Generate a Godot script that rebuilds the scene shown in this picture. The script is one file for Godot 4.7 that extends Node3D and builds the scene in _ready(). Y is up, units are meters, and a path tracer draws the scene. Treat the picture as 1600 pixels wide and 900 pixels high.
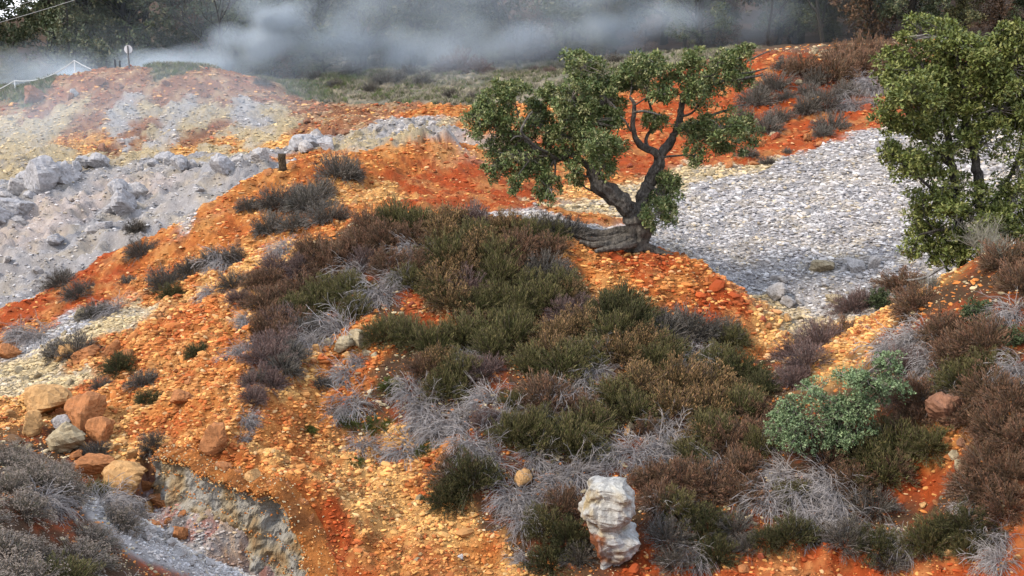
extends Node3D
# A geothermal hillside: orange and white altered ground, a cork oak on a heather mound, steam and woods behind.
# World: y up, metres, the camera looks along -z. "Survey" tables are points measured on the ground (x, z, ...).

const EYE := 6.0
const LEVEL := [5.5641, 0.05049, 0.14812]
# places where the ground was measured (x, distance) and how strongly each bends it
const SURVEY: Array[Vector3] = [
	Vector3(-2.55, 19.00, -0.1765), Vector3(-3.48, 19.20, -0.0134), Vector3(-1.27, 19.00, -0.1160), Vector3(-0.25, 18.80, -0.0563), Vector3(0.62, 18.50, -0.2833), Vector3(1.35, 18.20, 0.0640),
	Vector3(2.19, 18.00, 0.0425), Vector3(3.13, 17.80, -0.2989), Vector3(3.67, 17.40, -0.0656), Vector3(4.06, 17.00, -0.3127), Vector3(4.33, 16.40, -0.8362), Vector3(4.47, 16.00, 1.2006),
	Vector3(5.21, 18.30, 0.9314), Vector3(4.34, 20.00, 0.1124), Vector3(5.80, 21.50, -0.0422), Vector3(7.71, 23.00, -0.0186), Vector3(7.71, 27.00, -0.0096), Vector3(9.10, 27.50, -0.0386),
	Vector3(11.26, 28.50, -0.1066), Vector3(4.59, 26.50, 0.0551), Vector3(4.33, 23.00, 0.1405), Vector3(3.29, 20.80, -0.0824), Vector3(9.61, 24.00, 0.1597), Vector3(6.68, 18.50, 0.1228),
	Vector3(7.47, 18.30, -0.2493), Vector3(5.84, 18.60, -0.4843), Vector3(9.81, 20.00, -0.0424), Vector3(10.48, 19.50, -0.1633), Vector3(13.71, 26.00, -0.0190), Vector3(12.68, 27.50, 0.0602),
	Vector3(10.95, 23.50, -0.0627), Vector3(3.85, 29.00, 0.0957), Vector3(5.95, 30.00, -0.0287), Vector3(8.90, 34.00, 0.0283), Vector3(12.32, 38.00, -0.0143), Vector3(15.01, 40.00, -0.1610),
	Vector3(8.05, 30.50, 0.0577), Vector3(11.45, 33.00, 0.0552), Vector3(15.26, 36.00, 0.2106), Vector3(20.75, 40.00, 0.0945), Vector3(10.32, 37.00, -0.2750), Vector3(19.92, 44.00, 0.0064),
	Vector3(7.25, 37.00, 0.0816), Vector3(4.72, 36.00, -0.0127), Vector3(4.58, 44.00, -0.2150), Vector3(8.76, 45.00, 0.0690), Vector3(1.51, 22.50, 0.0839), Vector3(0.69, 20.60, -0.0447),
	Vector3(1.00, 25.00, 0.1718), Vector3(1.79, 20.50, 0.0891), Vector3(2.77, 26.00, -0.0537), Vector3(2.79, 22.50, -0.1701), Vector3(-2.39, 24.00, 0.2713), Vector3(-1.43, 27.00, -0.3801),
	Vector3(-2.80, 26.50, -0.5006), Vector3(-3.80, 25.00, -0.2355), Vector3(-4.81, 24.20, -0.3364), Vector3(-5.64, 23.60, -0.5456), Vector3(-2.98, 22.30, 0.1614), Vector3(-1.42, 21.20, -0.0158),
	Vector3(-0.31, 23.00, -0.0637), Vector3(0.00, 26.00, 0.0572), Vector3(-0.55, 20.40, 0.1994), Vector3(-6.36, 23.00, -0.3467), Vector3(-7.05, 22.40, -0.5276), Vector3(-7.88, 21.70, -0.1317),
	Vector3(-9.23, 22.00, -0.6677), Vector3(-9.85, 21.30, 0.0999), Vector3(-10.36, 20.50, -0.0139), Vector3(-10.71, 19.50, -0.1832), Vector3(-11.79, 18.50, 0.2935), Vector3(-14.46, 26.50, 0.1340),
	Vector3(-15.43, 28.50, -0.1002), Vector3(-13.70, 29.00, 0.0021), Vector3(-11.71, 28.00, -0.2507), Vector3(-10.03, 30.00, -0.3567), Vector3(-8.37, 31.50, -0.2608), Vector3(-18.15, 34.00, -0.0839),
	Vector3(-15.86, 34.00, -0.1189), Vector3(-13.60, 34.00, 0.0453), Vector3(-10.91, 35.00, -0.1318), Vector3(-8.93, 35.50, -0.0156), Vector3(-11.26, 30.50, 0.4633), Vector3(-21.65, 34.00, 0.2408),
	Vector3(-17.48, 27.00, 0.1450), Vector3(-20.15, 38.00, -0.0468), Vector3(-17.63, 38.00, 0.0365), Vector3(-15.30, 38.50, 0.1332), Vector3(-12.74, 38.50, 0.0628), Vector3(-10.19, 38.50, 0.2235),
	Vector3(-22.10, 42.00, 0.1462), Vector3(-19.71, 43.00, 0.1161), Vector3(-16.17, 41.00, 0.0235), Vector3(-17.20, 44.00, 0.0344), Vector3(-15.50, 45.00, -0.2173), Vector3(-19.02, 45.00, -0.2916),
	Vector3(-13.46, 45.00, -0.2365), Vector3(-21.95, 45.50, -0.2069), Vector3(-24.06, 46.00, 0.1292), Vector3(-25.58, 49.00, -0.2387), Vector3(-28.03, 45.00, 0.0274), Vector3(-13.48, 41.00, -0.0020),
	Vector3(-10.36, 41.50, -0.0301), Vector3(-11.10, 46.00, -1.1503), Vector3(-12.15, 45.50, 0.2488), Vector3(-7.62, 36.00, 0.1014), Vector3(-7.70, 39.00, -0.1425), Vector3(-4.75, 36.00, 0.0496),
	Vector3(-2.47, 34.00, -0.1522), Vector3(-3.75, 38.00, -0.0574), Vector3(-2.30, 44.00, -0.0982), Vector3(-5.89, 45.00, 0.0528), Vector3(-8.75, 44.50, -0.0008), Vector3(-10.36, 53.00, -0.3981),
	Vector3(-7.15, 55.00, -0.0736), Vector3(-3.64, 56.00, -0.0089), Vector3(2.37, 52.00, 0.0619), Vector3(1.69, 43.00, 0.2738), Vector3(-0.49, 37.00, 0.0247), Vector3(-10.53, 46.00, 1.0808),
	Vector3(-7.98, 19.50, 0.1923), Vector3(-6.65, 19.60, 0.0296), Vector3(-5.14, 19.00, 0.0785), Vector3(-5.76, 21.50, 0.3001), Vector3(-4.75, 21.50, 0.1078), Vector3(-4.02, 18.00, -0.2877),
	Vector3(-4.55, 16.60, -0.2584), Vector3(-5.19, 15.00, -0.0396), Vector3(-6.49, 17.20, 0.1575), Vector3(-7.61, 17.00, -0.2934), Vector3(-8.97, 17.30, 0.0758), Vector3(-9.84, 17.80, 0.0691),
	Vector3(-8.10, 15.50, 0.2287), Vector3(-8.22, 14.70, -0.0817), Vector3(-6.71, 14.80, 0.1374), Vector3(-5.95, 13.00, -0.0071), Vector3(-4.68, 11.70, 2.0355), Vector3(-5.20, 12.20, 0.0339),
	Vector3(-3.69, 13.20, -0.6713), Vector3(-3.82, 14.50, -0.7339), Vector3(-3.87, 12.20, 0.3251), Vector3(-4.48, 12.20, -1.0417), Vector3(-4.12, 11.60, -1.6443), Vector3(-4.93, 13.00, 0.2934),
	Vector3(-3.93, 11.50, -1.1942), Vector3(-3.23, 11.30, -3.9038), Vector3(-2.63, 11.10, -5.4797), Vector3(-2.50, 11.00, -1.2073), Vector3(-3.87, 11.25, 2.4039), Vector3(-3.19, 11.05, 4.3535),
	Vector3(-2.74, 10.92, 4.9712), Vector3(-2.37, 10.85, 3.0650), Vector3(-3.76, 10.40, -0.6584), Vector3(-3.20, 10.50, -1.7071), Vector3(-4.17, 10.50, 0.0432), Vector3(-2.03, 10.70, -0.6710),
	Vector3(-2.08, 11.10, -0.5160), Vector3(-4.82, 11.20, -0.3406), Vector3(-2.12, 12.40, 0.6152), Vector3(-1.40, 13.20, 0.3812), Vector3(-1.32, 11.40, 0.4338), Vector3(-0.79, 10.90, 0.1396),
	Vector3(0.00, 10.90, 0.2332), Vector3(-2.79, 13.20, 0.1494), Vector3(-3.24, 12.40, 0.6488), Vector3(-3.03, 14.50, 0.8327), Vector3(-3.75, 15.50, 0.3084), Vector3(-0.67, 11.70, -0.3869),
	Vector3(-2.26, 16.60, -0.2725), Vector3(-3.47, 16.90, 0.5247), Vector3(-2.05, 14.80, -0.4753), Vector3(-0.51, 14.80, 0.1752), Vector3(-0.57, 16.60, 0.2015), Vector3(1.12, 16.40, -0.0704),
	Vector3(1.00, 14.50, -0.0782), Vector3(2.54, 14.70, -0.0511), Vector3(2.77, 16.20, 0.1167), Vector3(2.32, 13.20, -0.2257), Vector3(0.93, 13.20, 0.0614), Vector3(-0.46, 13.10, -0.5199),
	Vector3(0.84, 11.80, -0.0472), Vector3(2.06, 11.50, -0.0924), Vector3(0.79, 10.80, 0.0479), Vector3(2.31, 10.60, 0.1588), Vector3(3.71, 10.20, -0.1664), Vector3(4.99, 9.80, 0.7563),
	Vector3(3.12, 12.60, 0.3436), Vector3(3.37, 13.80, 0.1324), Vector3(0.00, 12.20, 0.0016), Vector3(4.05, 14.20, -0.0209), Vector3(4.47, 15.00, -0.0299), Vector3(4.82, 13.90, 0.0675),
	Vector3(5.45, 14.40, 0.0028), Vector3(6.00, 14.60, 0.0970), Vector3(6.46, 14.60, -0.3684), Vector3(6.93, 14.20, -0.0048), Vector3(7.34, 13.60, -0.4737), Vector3(6.59, 12.00, 0.2015),
	Vector3(5.90, 12.20, -0.5909), Vector3(5.22, 12.50, 0.3731), Vector3(4.17, 11.80, -0.6831), Vector3(5.44, 11.00, -0.2510), Vector3(5.82, 10.30, -0.6250), Vector3(5.49, 9.50, 0.0537),
	Vector3(4.65, 10.80, -0.0985), Vector3(5.02, 11.20, 1.0358), Vector3(3.58, 11.10, 0.0518), Vector3(6.58, 10.50, -0.1258), Vector3(8.34, 13.00, -0.0919), Vector3(-4.23, 7.50, -1.1440),
	Vector3(-2.91, 5.00, -0.2499), Vector3(-3.64, 7.30, 0.5492), Vector3(-3.15, 7.30, -0.6632), Vector3(-2.75, 6.30, 0.1977), Vector3(-2.90, 8.00, 0.4129), Vector3(-2.69, 8.60, -0.2309),
	Vector3(-2.85, 5.60, 0.0477), Vector3(-4.70, 7.00, 0.2481), Vector3(0.00, 0.00, -0.1294), Vector3(-3.00, 0.00, -0.0348), Vector3(3.00, 0.00, -0.1006), Vector3(-6.00, 3.00, -0.0563),
	Vector3(0.00, 4.00, 0.1447), Vector3(-1.80, 8.60, 0.0766), Vector3(-0.50, 8.50, -0.0933), Vector3(-2.60, 9.60, -0.1135), Vector3(-3.60, 9.90, 0.2500), Vector3(1.00, 8.50, 0.0665),
	Vector3(2.00, 7.00, -0.0195), Vector3(4.00, 8.00, 0.1713), Vector3(-1.80, 6.50, 0.1351), Vector3(0.00, 6.00, 0.0166), Vector3(6.00, 6.00, -0.0267), Vector3(10.00, 6.00, 0.0289),
	Vector3(-10.00, 8.00, -0.1223), Vector3(-9.00, 12.00, 0.0157), Vector3(-4.40, 9.40, 0.4285), Vector3(-8.00, 23.80, 1.2415), Vector3(-12.00, 23.00, 0.1242), Vector3(-5.00, 27.20, 0.3959),
	Vector3(-16.00, 22.00, 0.0946), Vector3(-3.00, 28.50, 0.4233), Vector3(-1.00, 30.00, -0.0698), Vector3(-6.60, 25.60, 0.4073), Vector3(-10.00, 24.50, 0.1156), Vector3(-1.50, 31.50, 0.1400),
	Vector3(7.30, 16.80, 0.3258), Vector3(9.00, 17.00, 0.2426), Vector3(11.00, 17.50, 0.2112), Vector3(-16.00, 52.00, 0.1528), Vector3(-24.00, 52.00, 0.1921), Vector3(-12.00, 54.00, 0.4500),
	Vector3(-20.00, 62.00, 0.0187), Vector3(0.00, 65.00, 0.0087), Vector3(12.00, 60.00, 0.0297), Vector3(25.00, 60.00, 0.0819), Vector3(-30.00, 65.00, 0.0288), Vector3(-30.00, 80.00, 0.0346),
	Vector3(0.00, 80.00, 0.0467), Vector3(30.00, 80.00, 0.0185), Vector3(-35.00, 110.00, -0.0602), Vector3(0.00, 110.00, -0.0241), Vector3(35.00, 110.00, -0.0583), Vector3(16.00, 22.00, -0.0374),
	Vector3(20.00, 30.00, -0.0930), Vector3(24.00, 42.00, -0.0669), Vector3(18.00, 50.00, -0.0377), Vector3(30.00, 50.00, 0.0081), Vector3(-22.00, 30.00, -0.1191), Vector3(-30.00, 40.00, -0.0660),
	Vector3(-30.00, 20.00, -0.0008), Vector3(30.00, 20.00, 0.0683), Vector3(15.00, 10.00, -0.0900), Vector3(-15.00, 15.00, -0.2468), Vector3(8.00, 52.00, -0.0567),
]
# what the ground is made of at (x, distance): an index into TONE
const SAMPLES: Array[Vector3] = [
	Vector3(-30.07, 71.20, 8), Vector3(-27.84, 71.40, 8), Vector3(-15.50, 45.00, 8), Vector3(-21.71, 71.10, 8), Vector3(-18.32, 70.50, 9), Vector3(-13.45, 69.00, 9), Vector3(-8.63, 66.40, 9),
	Vector3(-3.96, 60.90, 9), Vector3(0.00, 56.10, 9), Vector3(2.80, 53.90, 9), Vector3(10.60, 38.00, 0), Vector3(12.35, 38.10, 10), Vector3(13.70, 38.40, 9), Vector3(14.98, 38.50, 10),
	Vector3(17.79, 39.20, 10), Vector3(19.61, 39.80, 10), Vector3(20.75, 40.00, 10), Vector3(15.49, 39.90, 10), Vector3(19.30, 42.60, 10), Vector3(21.74, 42.00, 10), Vector3(-33.88, 65.00, 8),
	Vector3(-31.73, 65.80, 8), Vector3(-20.14, 44.80, 7), Vector3(-17.20, 44.00, 7), Vector3(-14.30, 43.90, 7), Vector3(-12.37, 45.20, 7), Vector3(-15.18, 64.70, 8), Vector3(-9.25, 50.70, 8),
	Vector3(-6.58, 50.50, 9), Vector3(-3.27, 50.20, 9), Vector3(0.00, 48.90, 9), Vector3(2.41, 46.30, 9), Vector3(-24.06, 46.00, 8), Vector3(-21.96, 44.20, 8), Vector3(-19.91, 43.50, 7),
	Vector3(-17.39, 42.90, 7), Vector3(-15.07, 42.70, 7), Vector3(-12.93, 43.00, 7), Vector3(-11.45, 43.80, 7), Vector3(-10.61, 45.10, 7), Vector3(-9.79, 46.80, 8), Vector3(-7.37, 47.00, 9),
	Vector3(-4.82, 46.10, 9), Vector3(-2.90, 44.40, 9), Vector3(-1.16, 44.20, 9), Vector3(0.58, 44.30, 9), Vector3(-22.67, 43.20, 7), Vector3(-20.68, 42.60, 7), Vector3(-19.06, 42.10, 3),
	Vector3(-17.82, 41.80, 7), Vector3(-16.69, 41.70, 4), Vector3(-15.28, 41.60, 3), Vector3(-14.22, 41.70, 4), Vector3(-12.89, 41.80, 3), Vector3(-11.32, 42.10, 4), Vector3(-10.27, 42.30, 3),
	Vector3(-9.22, 42.60, 7), Vector3(-7.53, 42.50, 7), Vector3(-5.44, 41.50, 7), Vector3(-3.73, 40.60, 1), Vector3(-2.10, 40.10, 1), Vector3(0.00, 39.40, 1), Vector3(-21.96, 41.70, 3),
	Vector3(-20.34, 41.20, 3), Vector3(-19.12, 40.90, 3), Vector3(-17.95, 40.70, 7), Vector3(-16.30, 40.60, 4), Vector3(-15.37, 40.60, 7), Vector3(-14.43, 40.60, 4), Vector3(-13.36, 40.60, 3),
	Vector3(-12.29, 40.60, 7), Vector3(-10.69, 40.60, 4), Vector3(-9.57, 40.40, 3), Vector3(-8.36, 39.70, 7), Vector3(-6.59, 38.50, 7), Vector3(-4.96, 37.70, 4), Vector3(-3.90, 37.00, 4),
	Vector3(-2.88, 36.40, 3), Vector3(-1.89, 35.90, 1), Vector3(-15.87, 40.10, 7), Vector3(-14.77, 40.00, 3), Vector3(-12.66, 40.00, 7), Vector3(-11.61, 40.00, 3), Vector3(-8.08, 38.30, 7),
	Vector3(-4.25, 35.80, 4), Vector3(-3.21, 34.80, 4), Vector3(-21.03, 39.80, 3), Vector3(-19.31, 39.50, 3), Vector3(-18.00, 39.50, 2), Vector3(-16.70, 39.50, 2), Vector3(-15.65, 39.50, 4),
	Vector3(-15.13, 39.50, 7), Vector3(-14.35, 39.50, 4), Vector3(-13.01, 39.40, 7), Vector3(-11.71, 39.40, 2), Vector3(-10.36, 39.20, 3), Vector3(-9.11, 38.30, 2), Vector3(-7.29, 36.80, 4),
	Vector3(-5.63, 35.50, 3), Vector3(-4.57, 34.60, 3), Vector3(-2.74, 25.92, 3), Vector3(-1.89, 25.96, 4), Vector3(-19.67, 38.60, 3), Vector3(-18.14, 38.60, 3), Vector3(-17.16, 38.70, 2),
	Vector3(-15.92, 38.80, 7), Vector3(-14.60, 38.70, 3), Vector3(-13.29, 38.60, 2), Vector3(-11.95, 38.40, 3), Vector3(-10.62, 38.20, 2), Vector3(-20.20, 38.10, 3), Vector3(-18.89, 38.00, 3),
	Vector3(-17.63, 38.00, 3), Vector3(-16.41, 38.10, 3), Vector3(-15.19, 38.20, 3), Vector3(-13.82, 37.90, 5), Vector3(-12.46, 37.60, 5), Vector3(-10.68, 35.80, 3), Vector3(-9.12, 34.40, 4),
	Vector3(-19.42, 36.50, 3), Vector3(-17.77, 36.10, 3), Vector3(-16.38, 35.70, 5), Vector3(-15.11, 35.50, 4), Vector3(-13.58, 35.20, 4), Vector3(-11.79, 34.10, 4), Vector3(-9.94, 32.50, 5),
	Vector3(-8.22, 30.90, 4), Vector3(-18.21, 34.10, 5), Vector3(-16.59, 33.60, 5), Vector3(-15.16, 33.40, 4), Vector3(-13.82, 33.40, 6), Vector3(-12.30, 32.90, 6), Vector3(-10.58, 31.70, 4),
	Vector3(-8.81, 30.00, 4), Vector3(-16.91, 31.50, 5), Vector3(-15.60, 31.40, 6), Vector3(-14.24, 31.20, 6), Vector3(-12.94, 31.10, 5), Vector3(-11.58, 30.80, 4), Vector3(-7.28, 21.68, 4),
	Vector3(-15.92, 29.48, 6), Vector3(-14.60, 29.24, 6), Vector3(-13.22, 28.80, 5), Vector3(-12.11, 28.04, 4), Vector3(-14.92, 27.44, 4), Vector3(-13.60, 27.04, 4), Vector3(-10.44, 19.80, 0),
	Vector3(-9.99, 20.64, 0), Vector3(-9.26, 21.00, 0), Vector3(-8.51, 20.96, 1), Vector3(-7.81, 21.48, 1), Vector3(-7.00, 21.76, 1), Vector3(-6.23, 22.24, 1), Vector3(-5.60, 22.76, 1),
	Vector3(-7.37, 33.70, 1), Vector3(-4.09, 23.76, 1), Vector3(-9.04, 19.44, 0), Vector3(-9.61, 18.92, 0), Vector3(-8.30, 19.64, 0), Vector3(-7.59, 19.96, 1), Vector3(-6.87, 20.32, 1),
	Vector3(-6.16, 20.80, 1), Vector3(-5.81, 21.72, 1), Vector3(-5.23, 20.44, 1), Vector3(-9.81, 18.24, 1), Vector3(-8.58, 17.80, 5), Vector3(-7.49, 17.60, 3), Vector3(-6.97, 18.56, 1),
	Vector3(-5.99, 18.76, 2), Vector3(-5.20, 18.72, 2), Vector3(-8.49, 16.56, 3), Vector3(-7.11, 16.04, 1), Vector3(-8.59, 15.84, 3), Vector3(-7.60, 15.60, 3), Vector3(-6.50, 16.24, 1),
	Vector3(-4.89, 15.40, 1), Vector3(-5.95, 16.64, 1), Vector3(-5.34, 16.96, 1), Vector3(-4.85, 17.36, 2), Vector3(-7.30, 14.08, 2), Vector3(-6.81, 14.32, 1), Vector3(-4.41, 13.12, 1),
	Vector3(-6.18, 14.28, 1), Vector3(-5.62, 14.40, 1), Vector3(-4.16, 13.56, 1), Vector3(-3.57, 13.84, 2), Vector3(-5.10, 14.72, 1), Vector3(-4.58, 15.84, 1), Vector3(-4.46, 16.24, 2),
	Vector3(-5.68, 13.00, 2), Vector3(-3.95, 12.20, 1), Vector3(-5.05, 13.08, 1), Vector3(-3.59, 12.76, 1), Vector3(-3.89, 14.00, 1), Vector3(-3.34, 15.08, 2), Vector3(-2.80, 14.96, 1),
	Vector3(-2.53, 15.28, 1), Vector3(-5.20, 12.20, 2), Vector3(-4.60, 11.72, 1), Vector3(-4.24, 12.00, 1), Vector3(-3.34, 13.24, 1), Vector3(-3.05, 13.60, 1), Vector3(-2.48, 14.20, 1),
	Vector3(-3.73, 11.68, 1), Vector3(-3.17, 11.76, 2), Vector3(-2.83, 12.48, 1), Vector3(-2.30, 12.96, 2), Vector3(-1.66, 13.04, 2), Vector3(-1.07, 12.52, 1), Vector3(-2.45, 11.40, 2),
	Vector3(-2.77, 11.40, 1), Vector3(-1.98, 11.52, 2), Vector3(-0.84, 11.76, 2), Vector3(-1.37, 11.96, 2), Vector3(-2.07, 11.00, 0), Vector3(-2.40, 11.12, 0), Vector3(-1.62, 11.20, 1),
	Vector3(-0.98, 11.32, 2), Vector3(-0.48, 11.12, 1), Vector3(-0.08, 11.00, 2), Vector3(-3.69, 11.52, 1), Vector3(-3.09, 11.36, 1), Vector3(-2.66, 11.20, 1), Vector3(-3.39, 11.28, 1),
	Vector3(-2.71, 11.04, 1), Vector3(-3.10, 7.00, 4), Vector3(-2.94, 7.28, 4), Vector3(-2.93, 6.92, 4), Vector3(-3.83, 10.40, 4), Vector3(-3.44, 10.32, 4), Vector3(-2.76, 7.04, 4),
	Vector3(-3.18, 10.68, 4), Vector3(-2.61, 7.32, 4), Vector3(-2.65, 8.28, 4), Vector3(-4.16, 7.36, 10), Vector3(-6.25, 12.64, 10), Vector3(-6.11, 12.32, 10), Vector3(-5.00, 11.64, 10),
	Vector3(-3.39, 6.76, 10), Vector3(-4.16, 11.16, 10), Vector3(-3.31, 5.72, 10), Vector3(-3.01, 5.92, 10), Vector3(-2.88, 6.40, 10), Vector3(-3.45, 23.60, 1), Vector3(-2.96, 24.88, 1),
	Vector3(-2.03, 25.64, 1), Vector3(-1.23, 26.60, 1), Vector3(-2.98, 22.32, 2), Vector3(0.00, 23.28, 0), Vector3(1.67, 25.00, 2), Vector3(-2.45, 22.96, 0), Vector3(-1.58, 23.80, 0),
	Vector3(-0.64, 24.20, 0), Vector3(2.49, 26.72, 1), Vector3(-1.67, 20.84, 0), Vector3(-0.58, 21.48, 0), Vector3(0.15, 21.84, 0), Vector3(-3.48, 21.68, 2), Vector3(-3.44, 19.72, 1),
	Vector3(1.41, 21.00, 1), Vector3(-4.21, 19.56, 1), Vector3(1.66, 18.96, 4), Vector3(0.41, 20.20, 4), Vector3(1.04, 22.12, 3), Vector3(2.24, 22.32, 3), Vector3(0.99, 18.48, 4),
	Vector3(3.06, 25.44, 3), Vector3(3.50, 24.92, 3), Vector3(3.29, 22.28, 4), Vector3(1.01, 25.32, 0), Vector3(3.76, 28.28, 0), Vector3(4.33, 29.72, 0), Vector3(6.46, 28.68, 0),
	Vector3(5.54, 29.88, 0), Vector3(7.59, 28.68, 0), Vector3(4.73, 27.36, 3), Vector3(8.78, 28.88, 0), Vector3(10.19, 29.76, 0), Vector3(7.93, 31.70, 0), Vector3(5.63, 32.90, 0),
	Vector3(4.40, 33.40, 0), Vector3(11.04, 30.00, 0), Vector3(7.80, 34.00, 0), Vector3(9.69, 35.40, 0), Vector3(12.09, 35.00, 0), Vector3(10.64, 33.90, 0), Vector3(9.36, 32.40, 0),
	Vector3(5.54, 27.80, 3), Vector3(6.94, 27.52, 3), Vector3(4.09, 24.44, 4), Vector3(5.17, 25.84, 4), Vector3(8.24, 24.68, 4), Vector3(6.27, 26.12, 4), Vector3(7.68, 26.88, 4),
	Vector3(9.07, 27.40, 4), Vector3(10.53, 28.00, 4), Vector3(12.05, 28.16, 4), Vector3(14.05, 26.68, 4), Vector3(13.78, 27.96, 4), Vector3(3.42, 20.24, 4), Vector3(6.51, 20.96, 4),
	Vector3(4.90, 22.76, 4), Vector3(8.77, 21.04, 4), Vector3(6.34, 23.64, 4), Vector3(9.92, 24.84, 4), Vector3(11.84, 22.52, 4), Vector3(11.39, 24.52, 4), Vector3(4.09, 20.12, 4),
	Vector3(5.34, 20.80, 4), Vector3(7.85, 21.20, 4), Vector3(4.56, 19.16, 4), Vector3(5.63, 19.24, 4), Vector3(6.63, 19.12, 4), Vector3(7.58, 18.92, 4), Vector3(5.19, 18.48, 3),
	Vector3(5.90, 18.36, 4), Vector3(6.61, 18.28, 4), Vector3(4.27, 16.36, 2), Vector3(4.39, 15.88, 2), Vector3(4.12, 15.72, 1), Vector3(4.86, 16.44, 3), Vector3(1.90, 17.56, 0),
	Vector3(1.18, 17.40, 1), Vector3(2.60, 17.44, 0), Vector3(1.60, 16.84, 1), Vector3(2.31, 16.96, 0), Vector3(3.02, 17.08, 1), Vector3(3.64, 16.68, 0), Vector3(2.71, 16.52, 1),
	Vector3(4.05, 16.40, 0), Vector3(3.35, 16.32, 0), Vector3(2.03, 16.56, 1), Vector3(4.05, 15.88, 0), Vector3(5.08, 15.32, 2), Vector3(5.47, 15.00, 2), Vector3(5.74, 14.68, 2),
	Vector3(4.94, 14.00, 2), Vector3(4.44, 14.20, 10), Vector3(6.03, 13.56, 10), Vector3(6.61, 12.92, 10), Vector3(7.02, 12.92, 10), Vector3(5.40, 13.00, 10), Vector3(5.87, 12.12, 10),
	Vector3(6.37, 11.52, 10), Vector3(4.44, 12.68, 10), Vector3(5.61, 11.44, 10), Vector3(5.05, 12.00, 10), Vector3(5.45, 11.60, 1), Vector3(5.36, 11.16, 1), Vector3(5.64, 10.64, 10),
	Vector3(4.90, 10.88, 0), Vector3(5.09, 10.80, 0), Vector3(4.51, 11.56, 10), Vector3(3.78, 11.84, 10), Vector3(3.95, 11.00, 10), Vector3(5.20, 10.36, 10), Vector3(5.31, 9.80, 10),
	Vector3(5.41, 9.44, 0), Vector3(1.57, 10.80, 0), Vector3(2.08, 10.60, 0), Vector3(3.03, 10.40, 0), Vector3(3.72, 10.24, 0), Vector3(4.42, 10.12, 0), Vector3(4.99, 9.80, 0),
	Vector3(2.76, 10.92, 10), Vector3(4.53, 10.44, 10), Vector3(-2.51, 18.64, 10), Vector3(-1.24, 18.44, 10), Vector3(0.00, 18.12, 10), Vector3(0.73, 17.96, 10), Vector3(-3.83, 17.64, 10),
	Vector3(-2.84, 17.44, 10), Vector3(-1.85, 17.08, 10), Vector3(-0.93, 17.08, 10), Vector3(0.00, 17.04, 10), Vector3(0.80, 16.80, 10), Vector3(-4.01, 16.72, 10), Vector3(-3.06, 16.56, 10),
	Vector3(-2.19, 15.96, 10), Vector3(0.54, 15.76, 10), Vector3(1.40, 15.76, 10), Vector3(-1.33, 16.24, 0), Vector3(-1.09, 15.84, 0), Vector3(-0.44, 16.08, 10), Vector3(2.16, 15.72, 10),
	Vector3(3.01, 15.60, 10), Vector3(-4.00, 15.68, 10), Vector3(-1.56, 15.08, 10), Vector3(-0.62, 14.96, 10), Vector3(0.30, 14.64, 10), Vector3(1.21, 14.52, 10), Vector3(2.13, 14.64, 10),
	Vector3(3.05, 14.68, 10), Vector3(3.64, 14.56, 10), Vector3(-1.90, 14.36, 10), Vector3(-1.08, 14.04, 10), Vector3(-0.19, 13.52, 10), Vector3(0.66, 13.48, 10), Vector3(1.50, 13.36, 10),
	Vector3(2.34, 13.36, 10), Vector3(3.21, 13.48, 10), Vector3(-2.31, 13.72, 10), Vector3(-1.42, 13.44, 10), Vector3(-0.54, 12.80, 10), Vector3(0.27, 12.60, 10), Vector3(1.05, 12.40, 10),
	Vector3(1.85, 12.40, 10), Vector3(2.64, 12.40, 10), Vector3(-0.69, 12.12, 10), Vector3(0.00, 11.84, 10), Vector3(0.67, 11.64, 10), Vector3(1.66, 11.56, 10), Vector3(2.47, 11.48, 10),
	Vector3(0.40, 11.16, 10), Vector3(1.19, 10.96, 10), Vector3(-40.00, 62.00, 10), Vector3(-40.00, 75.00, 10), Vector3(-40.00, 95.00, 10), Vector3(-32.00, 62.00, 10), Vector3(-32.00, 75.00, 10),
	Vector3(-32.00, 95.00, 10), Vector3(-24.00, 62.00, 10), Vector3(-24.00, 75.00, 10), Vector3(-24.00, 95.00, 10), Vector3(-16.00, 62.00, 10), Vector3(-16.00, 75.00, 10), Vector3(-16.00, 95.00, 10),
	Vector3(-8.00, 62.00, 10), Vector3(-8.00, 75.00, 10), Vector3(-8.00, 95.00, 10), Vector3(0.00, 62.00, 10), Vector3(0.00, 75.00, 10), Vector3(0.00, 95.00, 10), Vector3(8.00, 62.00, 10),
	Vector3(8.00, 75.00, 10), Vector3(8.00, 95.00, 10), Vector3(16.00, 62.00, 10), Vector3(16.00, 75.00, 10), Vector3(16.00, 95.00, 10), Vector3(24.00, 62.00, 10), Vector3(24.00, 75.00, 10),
	Vector3(24.00, 95.00, 10), Vector3(32.00, 62.00, 10), Vector3(32.00, 75.00, 10), Vector3(32.00, 95.00, 10), Vector3(40.00, 62.00, 10), Vector3(40.00, 75.00, 10), Vector3(40.00, 95.00, 10),
]
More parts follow.
